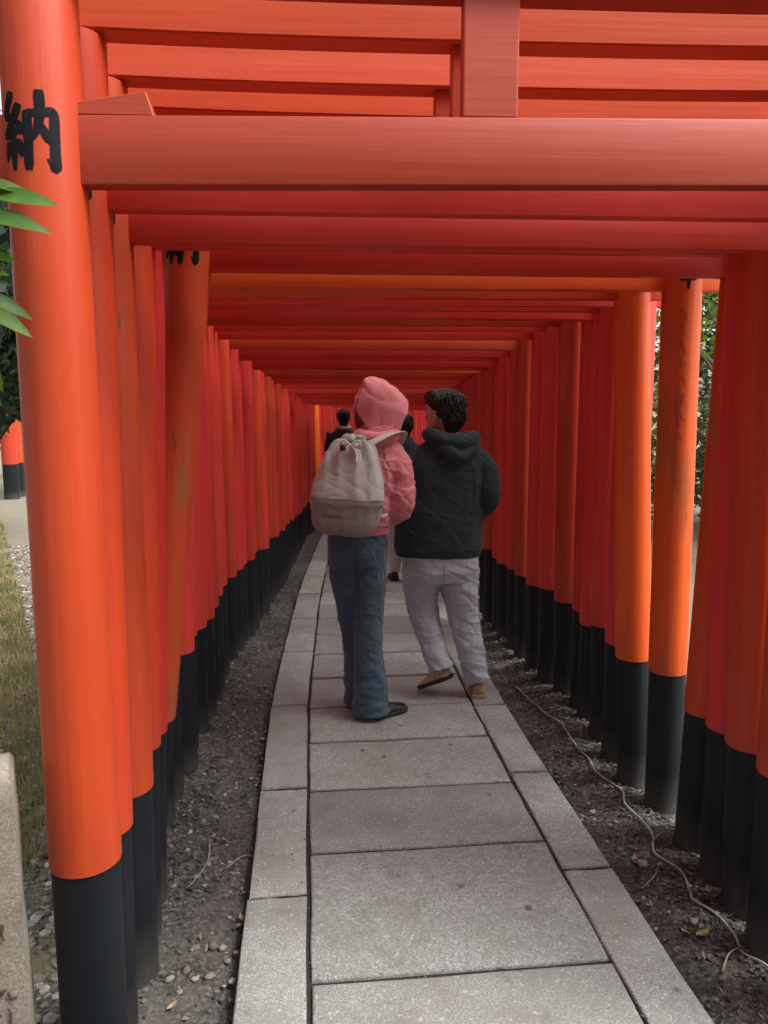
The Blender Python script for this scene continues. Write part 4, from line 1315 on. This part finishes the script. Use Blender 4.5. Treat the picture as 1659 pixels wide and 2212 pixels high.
# seam band between the two cloths, wrapped round the bag
bm.free()
bm = bmesh.new()
S2 = catmull(secs, 4)
r0 = [bag_ring(c, z, h + .010, d + .010) for c, z, h, d in ((.001, .155, .1665, .1015), (.001, .172, .1655, .101))]
add_ring_loft(bm, r0, cap=False)
sb = from_bm('seam_band', bm, M['canvas_dark'], bp, smooth=True)
vs, fs = [], []                                         # dark stitched marks low on the bag
for k in range(7):
    x = -.105 + k * .013
    for (x0, z0, x1, z1) in ((x, .085, x + .004, .103), (x + .003, .095, x + .009, .096)):
        b = len(vs); d_ = Vector((x1 - x0, z1 - z0)); nn = Vector((-d_.y, d_.x)).normalized() * .0016
        def yb(xx): return -.1065 * (1 - abs(xx / .168) ** 2.8) ** (1 / 2.8) - .0035
        vs += [(x0 + nn.x, yb(x0), z0 + nn.y), (x0 - nn.x, yb(x0), z0 - nn.y), (x1 - nn.x, yb(x1), z1 - nn.y), (x1 + nn.x, yb(x1), z1 + nn.y)]
        fs.append((b, b + 1, b + 2, b + 3))
from_data('stitched_marks', vs, fs, M['toggle'], bp)
def strap(pts, name='strap'):
    P = catmull([(x - .02, y - 3.64, z - 1.0) for x, y, z in pts], 6)
    bm = bmesh.new(); add_tube(bm, P, .021, 12, flat=.22, side=(1, 0.1, 0.15)); return from_bm(name, bm, M['strap'], bp, smooth=True)
strap([(.075, 3.635, 1.415), (.14, 3.69, 1.455), (.205, 3.755, 1.487), (.255, 3.84, 1.497), (.268, 3.92, 1.475), (.235, 3.98, 1.40), (.215, 4.03, 1.28), (.20, 4.02, 1.15)])
strap([(-.02, 3.66, 1.40), (-.01, 3.74, 1.45), (.02, 3.82, 1.468), (.045, 3.89, 1.465), (.05, 3.98, 1.40), (.04, 4.03, 1.28), (.02, 4.02, 1.15)])
bm = bmesh.new()
P = catmull([(.14, .04, .09), (.185, .10, .085), (.20, .20, .09)], 5); add_tube(bm, P, .009, 8, flat=.4, side=(0, 0, 1))
from_bm('side_strap', bm, M['strap'], bp, smooth=True)

# ---- walker in dark top
pb = person('person', 'walker in a dark navy hooded top and grey sweatpants, head turned left', dict(base=(0.56, 4.1)))
bm = bmesh.new()
add_ring_loft(bm, ring_pts(W(pb, [(.546, 4.12, .76, .15, .10), (.546, 4.12, .9, .16, .11), (.555, 4.12, 1.05, .15, .10), (.565, 4.12, 1.2, .165, .11), (.575, 4.12, 1.33, .18, .10), (.58, 4.12, 1.41, .12, .075), (.585, 4.12, 1.45, .06, .06)])))
tube_r(bm, W(pb, [(.587, 4.115, 1.41, .062), (.580, 4.12, 1.48, .057), (.568, 4.125, 1.56, .057)]))
TB = head_parts(bm, Vector((.556, 4.13, 1.572)) - Vector((.56, 4.1, 0)), R(46), R(4), 1.0)
armR = [(.715, 4.12, 1.325), (.775, 4.10, 1.25), (.785, 4.08, 1.12), (.745, 4.17, 1.03), (.70, 4.25, .99)]
armL = [(.445, 4.12, 1.325), (.385, 4.11, 1.25), (.37, 4.09, 1.12), (.40, 4.18, 1.03), (.43, 4.25, .98)]
for A in (armR, armL):
    tube_r(bm, W(pb, [(*p, r) for p, r in zip(A, (.055, .048, .043, .037, .028))]))
hand(bm, W(pb, [armR[-1]])[0], (-.5, .4, -.3), (.1, .6, .8), 1)
hand(bm, W(pb, [armL[-1]])[0], (.5, .4, -.3), (-.1, .6, .8), -1)
legL = [(.445, 4.12, .80), (.442, 4.14, .64), (.458, 4.17, .48), (.502, 4.12, .31), (.548, 4.06, .165)]
legR = [(.645, 4.12, .80), (.655, 4.12, .62), (.675, 4.12, .46), (.715, 4.10, .27), (.752, 4.09, .09)]
for A in (legL, legR):
    tube_r(bm, W(pb, [(*p, r) for p, r in zip(A, (.09, .078, .056, .054, .036))]))
remeshed('body', bm, .0065, M['skin'], pb, 2)

bm = bmesh.new()
tor = [(.53, 4.12, .80, .226, .150), (.532, 4.12, .85, .240, .160), (.537, 4.12, .98, .240, .162), (.548, 4.12, 1.10, .234, .160), (.56, 4.12, 1.22, .226, .154), (.572, 4.12, 1.31, .214, .142), (.58, 4.12, 1.375, .185, .122), (.585, 4.12, 1.42, .135, .10), (.588, 4.12, 1.465, .088, .085)]
add_ring_loft(bm, ring_pts(W(pb, catmull(tor, 3))))
for A in (armR, armL):
    tube_r(bm, W(pb, [(*p, r) for p, r in zip(A, (.086, .080, .073, .066, .052))]))
remeshed('hooded_top', bm, .0065, M['navy'], pb, 4, folds(.010, 5, 7, 7.7, .2))
bm = bmesh.new()                                       # hood lying down on the back
for pts in ([(.475, 4.15, 1.45, .032), (.475, 4.06, 1.455, .040), (.54, 4.005, 1.43, .044), (.63, 4.00, 1.42, .046), (.705, 4.05, 1.43, .042), (.70, 4.15, 1.44, .032), (.62, 4.22, 1.42, .028), (.53, 4.22, 1.42, .028), (.475, 4.15, 1.45, .03)],
            [(.50, 4.03, 1.42, .035), (.56, 3.985, 1.375, .040), (.62, 3.975, 1.345, .038), (.69, 4.02, 1.385, .036), (.72, 4.07, 1.42, .03)]):
    tube_r(bm, W(pb, pts), 16)
remeshed('hood', bm, .0065, M['navy'], pb, 3, folds(.007, 9, 12, 2.2))

bm = bmesh.new()
add_ring_loft(bm, ring_pts(W(pb, [(.546, 4.12, .88, .195, .125), (.546, 4.12, .80, .208, .142), (.546, 4.115, .72, .208, .142), (.546, 4.115, .66, .185, .12)])))
for A, rs in ((legL, (.112, .102, .088, .074, .066)), (legR, (.112, .104, .090, .078, .074))):
    A2 = list(A)
    tube_r(bm, W(pb, [(*p, r) for p, r in zip(A2, rs)]))
def sweat(p, n):
    k = smooth01((.42 - p.z) / .3)
    return folds(.013, 7, 11, 5.5)(p, n) + k * .014 * mn.noise(Vector((p.x * 9, p.y * 9, p.z * 26 + p.x * 20)))
remeshed('sweatpants', bm, .0065, M['sweat'], pb, 4, sweat)
# right shoe flat, left shoe lifting off with the sole turned to the back
shoe(pb, (.755 - .56, 4.045 - 4.1), (.80 - .56, 4.31 - 4.1), 0.0, M['shoe_tan'], M['sole_pale'], w=.050)
shoe(pb, (.62 - .56, 4.05 - 4.1), (.45 - .56, 4.19 - 4.1), 0.012, M['shoe_tan'], M['sole_dark'], pitch=R(27), w=.052)

# hair: cap over the skull plus many tapering locks
def hair(root, T, seed=3, n=1300, back_only=True, s=1.0):
    bm = bmesh.new()
    rings = []
    prof = [(-.105, .046, -.045, -.088), (-.075, .060, -.030, -.102), (-.035, .072, -.012, -.112), (.0, .079, .02, -.116), (.04, .083, .075, -.118), (.07, .084, .103, -.114), (.098, .070, .092, -.098), (.122, .045, .06, -.065), (.130, .015, .02, -.03)]
    for z, hw, fy, by in prof:
        c_, ry = (fy + by) / 2, (fy - by) / 2
        rings.append([T(hw * math.cos(2*math.pi*i/24), c_ + ry * math.sin(2*math.pi*i/24), z) for i in range(24)])
    add_ring_loft(bm, rings)
    rh = random.Random(seed)
    for _ in range(n):
        # start on the crown, run down and out to a tip
        az = rh.uniform(-math.pi, math.pi)
        z0 = rh.uniform(.0, .125)
        k = [p for p in prof]
        def surf(az, z, g):
            hw = interp(z, [p[0] for p in prof], [p[1] for p in prof]); fy = interp(z, [p[0] for p in prof], [p[2] for p in prof]); by = interp(z, [p[0] for p in prof], [p[3] for p in prof])
            c_, ry = (fy + by) / 2, (fy - by) / 2
            return T((hw + g) * math.cos(az), c_ + (ry + g) * math.sin(az), z)
        front = math.sin(az) > .35
        L = rh.uniform(.04, .085) if not front else rh.uniform(.02, .045)
        z1 = z0 - L
        if math.sin(az) > -.15: z1 = max(z1, -.03)
        if math.sin(az) > .4: z1 = max(z1, .035)
        z1 = max(z1, -.112)
        da = rh.uniform(-.25, .25)
        k_ = 1.0 if rh.random() < .8 else 1.8
        P = [surf(az, z0, -.004), surf(az + da * .5, (z0 + z1) / 2, (.005 + rh.uniform(0, .006)) * k_), surf(az + da, z1, rh.uniform(-.003, .011) * k_)]
        add_tube(bm, P, [.0025, .0040, .0006], 5)
    return from_bm('hair', bm, M['hair'], root, smooth=True)
hair(pb, TB)

# ---- stitched seams, laid on the cloth they belong to
from mathutils.bvhtree import BVHTree
def seam(root, cloth, pts, mat, r=.0022):
    me = cloth.data
    bv = BVHTree.FromPolygons([v.co for v in me.vertices], [p.vertices for p in me.polygons])
    P = []
    for p in catmull(W(root, pts), 8):
        loc, nn, _, _ = bv.find_nearest(Vector(p[:3]))
        P.append(loc + nn * .0006)
    bm = bmesh.new(); add_tube(bm, P, r, 6)
    return from_bm('seam', bm, mat, cloth, smooth=True)
def child(root, name): return next(c for c in root.children if c.name.split('.')[0] == name)
M['pink_seam'] = fabric('pink_thread', (0.36, 0.09, 0.10), (0.42, 0.12, 0.13))
M['denim_seam'] = fabric('denim_thread', (0.016, 0.032, 0.052), (0.03, 0.055, 0.08))
M['navy_seam'] = fabric('navy_thread', (0.008, 0.013, 0.017), (0.012, 0.018, 0.022))
M['sweat_seam'] = fabric('grey_thread', (0.22, 0.23, 0.25), (0.27, 0.28, 0.31))
ja, jb, ta, tb = child(pa, 'hooded_top'), child(pb, 'hooded_top'), child(pa, 'jeans'), child(pb, 'sweatpants')
seam(pa, ja, [(.215, 3.78, 1.44), (.225, 3.74, 1.36), (.235, 3.74, 1.27), (.245, 3.76, 1.20)], M['pink_seam'])
seam(pa, ja, [(-.06, 3.72, 1.012), (.08, 3.70, 1.010), (.18, 3.72, 1.012), (.262, 3.84, 1.012)], M['pink_seam'], .0028)
seam(pb, jb, [(.685, 4.0, 1.40), (.705, 3.96, 1.32), (.715, 3.95, 1.22), (.72, 3.97, 1.12)], M['navy_seam'])
seam(pb, jb, [(.48, 4.0, 1.40), (.45, 3.96, 1.32), (.43, 3.95, 1.22), (.415, 3.97, 1.12)], M['navy_seam'])
seam(pb, jb, [(.30, 4.08, .845), (.40, 3.95, .842), (.55, 3.93, .84), (.68, 3.95, .842), (.775, 4.08, .845)], M['navy_seam'], .003)
seam(pa, ta, [(.235, 3.86, .93), (.232, 3.86, .75), (.215, 3.85, .55), (.207, 3.84, .40), (.222, 3.82, .2), (.244, 3.81, .05)], M['denim_seam'])
seam(pa, ta, [(.082, 3.74, .95), (.082, 3.74, .86), (.083, 3.76, .80)], M['denim_seam'])
seam(pb, tb, [(.548, 3.96, .78), (.548, 3.96, .70), (.548, 3.99, .64)], M['sweat_seam'])
seam(pb, tb, [(.76, 4.08, .76), (.762, 4.08, .6), (.765, 4.08, .46), (.79, 4.07, .27), (.82, 4.06, .12)], M['sweat_seam'])

# ---- walkers farther on
def far_person(x, y, label, top, leg, hairc=True, h=1.64, stride=.16, collar=None, seed=1, yaw=0.0):
    z = -drop(y)
    root = empty('person', (x, y, z)); tag(root, label, 'person', 'people walking through the tunnel')
    s = h / 1.70
    bm = bmesh.new()
    def sc(pts): return [(p[0] * s, p[1] * s, p[2] * s, *[q * s for q in p[3:]]) for p in pts]
    add_ring_loft(bm, ring_pts(sc([(0, 0, .82, .13, .09), (0, 0, .95, .135, .095), (0, 0, 1.1, .125, .09), (0, 0, 1.25, .145, .095), (0, 0, 1.36, .155, .09), (0, 0, 1.43, .06, .06)])))
    tube_r(bm, sc([(0, 0, 1.40, .055), (0, .01, 1.48, .05), (0, .015, 1.54, .05)]))
    T = head_parts(bm, Vector((0, .02, 1.575)) * s, yaw, 0, s)
    aR = [(.165, 0, 1.37), (.20, -.01, 1.2), (.215, -.01, 1.08), (.21, .06, .95), (.205, .10, .86)]
    aL = [(-p[0], p[1], p[2]) for p in aR]
    for A, sg in ((aR, 1), (aL, -1)):
        tube_r(bm, sc([(*p, r) for p, r in zip(A, (.05, .045, .04, .034, .027))]))
        hand(bm, Vector(A[-1]) * s, (0, .25, -1), (sg, 0, .0), sg, s)
    lR = [(.08, 0, .86), (.085, .02, .66), (.085, .05, .48), (.085, -.02, .28), (.085, -stride * .5, .09)]
    lL = [(-.08, 0, .86), (-.085, .05, .66), (-.085, .09, .48), (-.085, .09, .28), (-.085, stride * .5, .09)]
    for A in (lR, lL): tube_r(bm, sc([(*p, r) for p, r in zip(A, (.085, .072, .054, .05, .034))]))
    remeshed('body', bm, .010, M['skin'], root, 2)
    bm = bmesh.new()
    add_ring_loft(bm, ring_pts(sc(catmull([(0, 0, .80, .17, .12), (0, 0, .95, .18, .13), (0, 0, 1.1, .175, .13), (0, 0, 1.25, .18, .125), (0, 0, 1.36, .17, .11), (0, 0, 1.43, .10, .09), (0, 0, 1.47, .075, .075)], 3))))
    for A in (aR, aL): tube_r(bm, sc([(*p, r) for p, r in zip(A, (.072, .066, .06, .054, .042))]))
    remeshed('jacket', bm, .010, top, root, 4, folds(.008, 7, 10, seed))
    bm = bmesh.new()
    add_ring_loft(bm, ring_pts(sc([(0, 0, .90, .145, .105), (0, 0, .80, .155, .115), (0, 0, .74, .145, .105)])))
    for A in (lR, lL): tube_r(bm, sc([(*p, r) for p, r in zip(A, (.098, .088, .074, .068, .062))]))
    remeshed('trousers', bm, .010, leg, root, 4, folds(.006, 7, 10, seed + 3))
    shoe(root, (.085 * s, (-stride * .5 - .06) * s), (.10 * s, (-stride * .5 + .19) * s), 0, M['shoe_black'], M['sole_dark'])
    shoe(root, (-.085 * s, (stride * .5 - .06) * s), (-.10 * s, (stride * .5 + .19) * s), 0, M['shoe_black'], M['sole_dark'])
    hair(root, T, seed, 160)
    if collar:
        bm = bmesh.new()
        P = catmull([(.085 * s * math.cos(a), .085 * s * math.sin(a), (1.455 + .012 * math.sin(a)) * s) for a in [2 * math.pi * k / 10 for k in range(11)]], 3)
        add_tube(bm, P, .026 * s, 10)
        from_bm('scarf', bm, collar, root, smooth=True)
    return root
far_person(.60, 7.2, 'farther walker glimpsed between the two main walkers, dark top and pale trousers', M['navy'], M['white_cloth'], seed=2, h=1.60)
far_person(.05, 10.8, 'distant walker with dark hair and a white scarf, left of the pink hood', M['navy'], M['jeans'], seed=4, h=1.72, collar=M['white_cloth'])
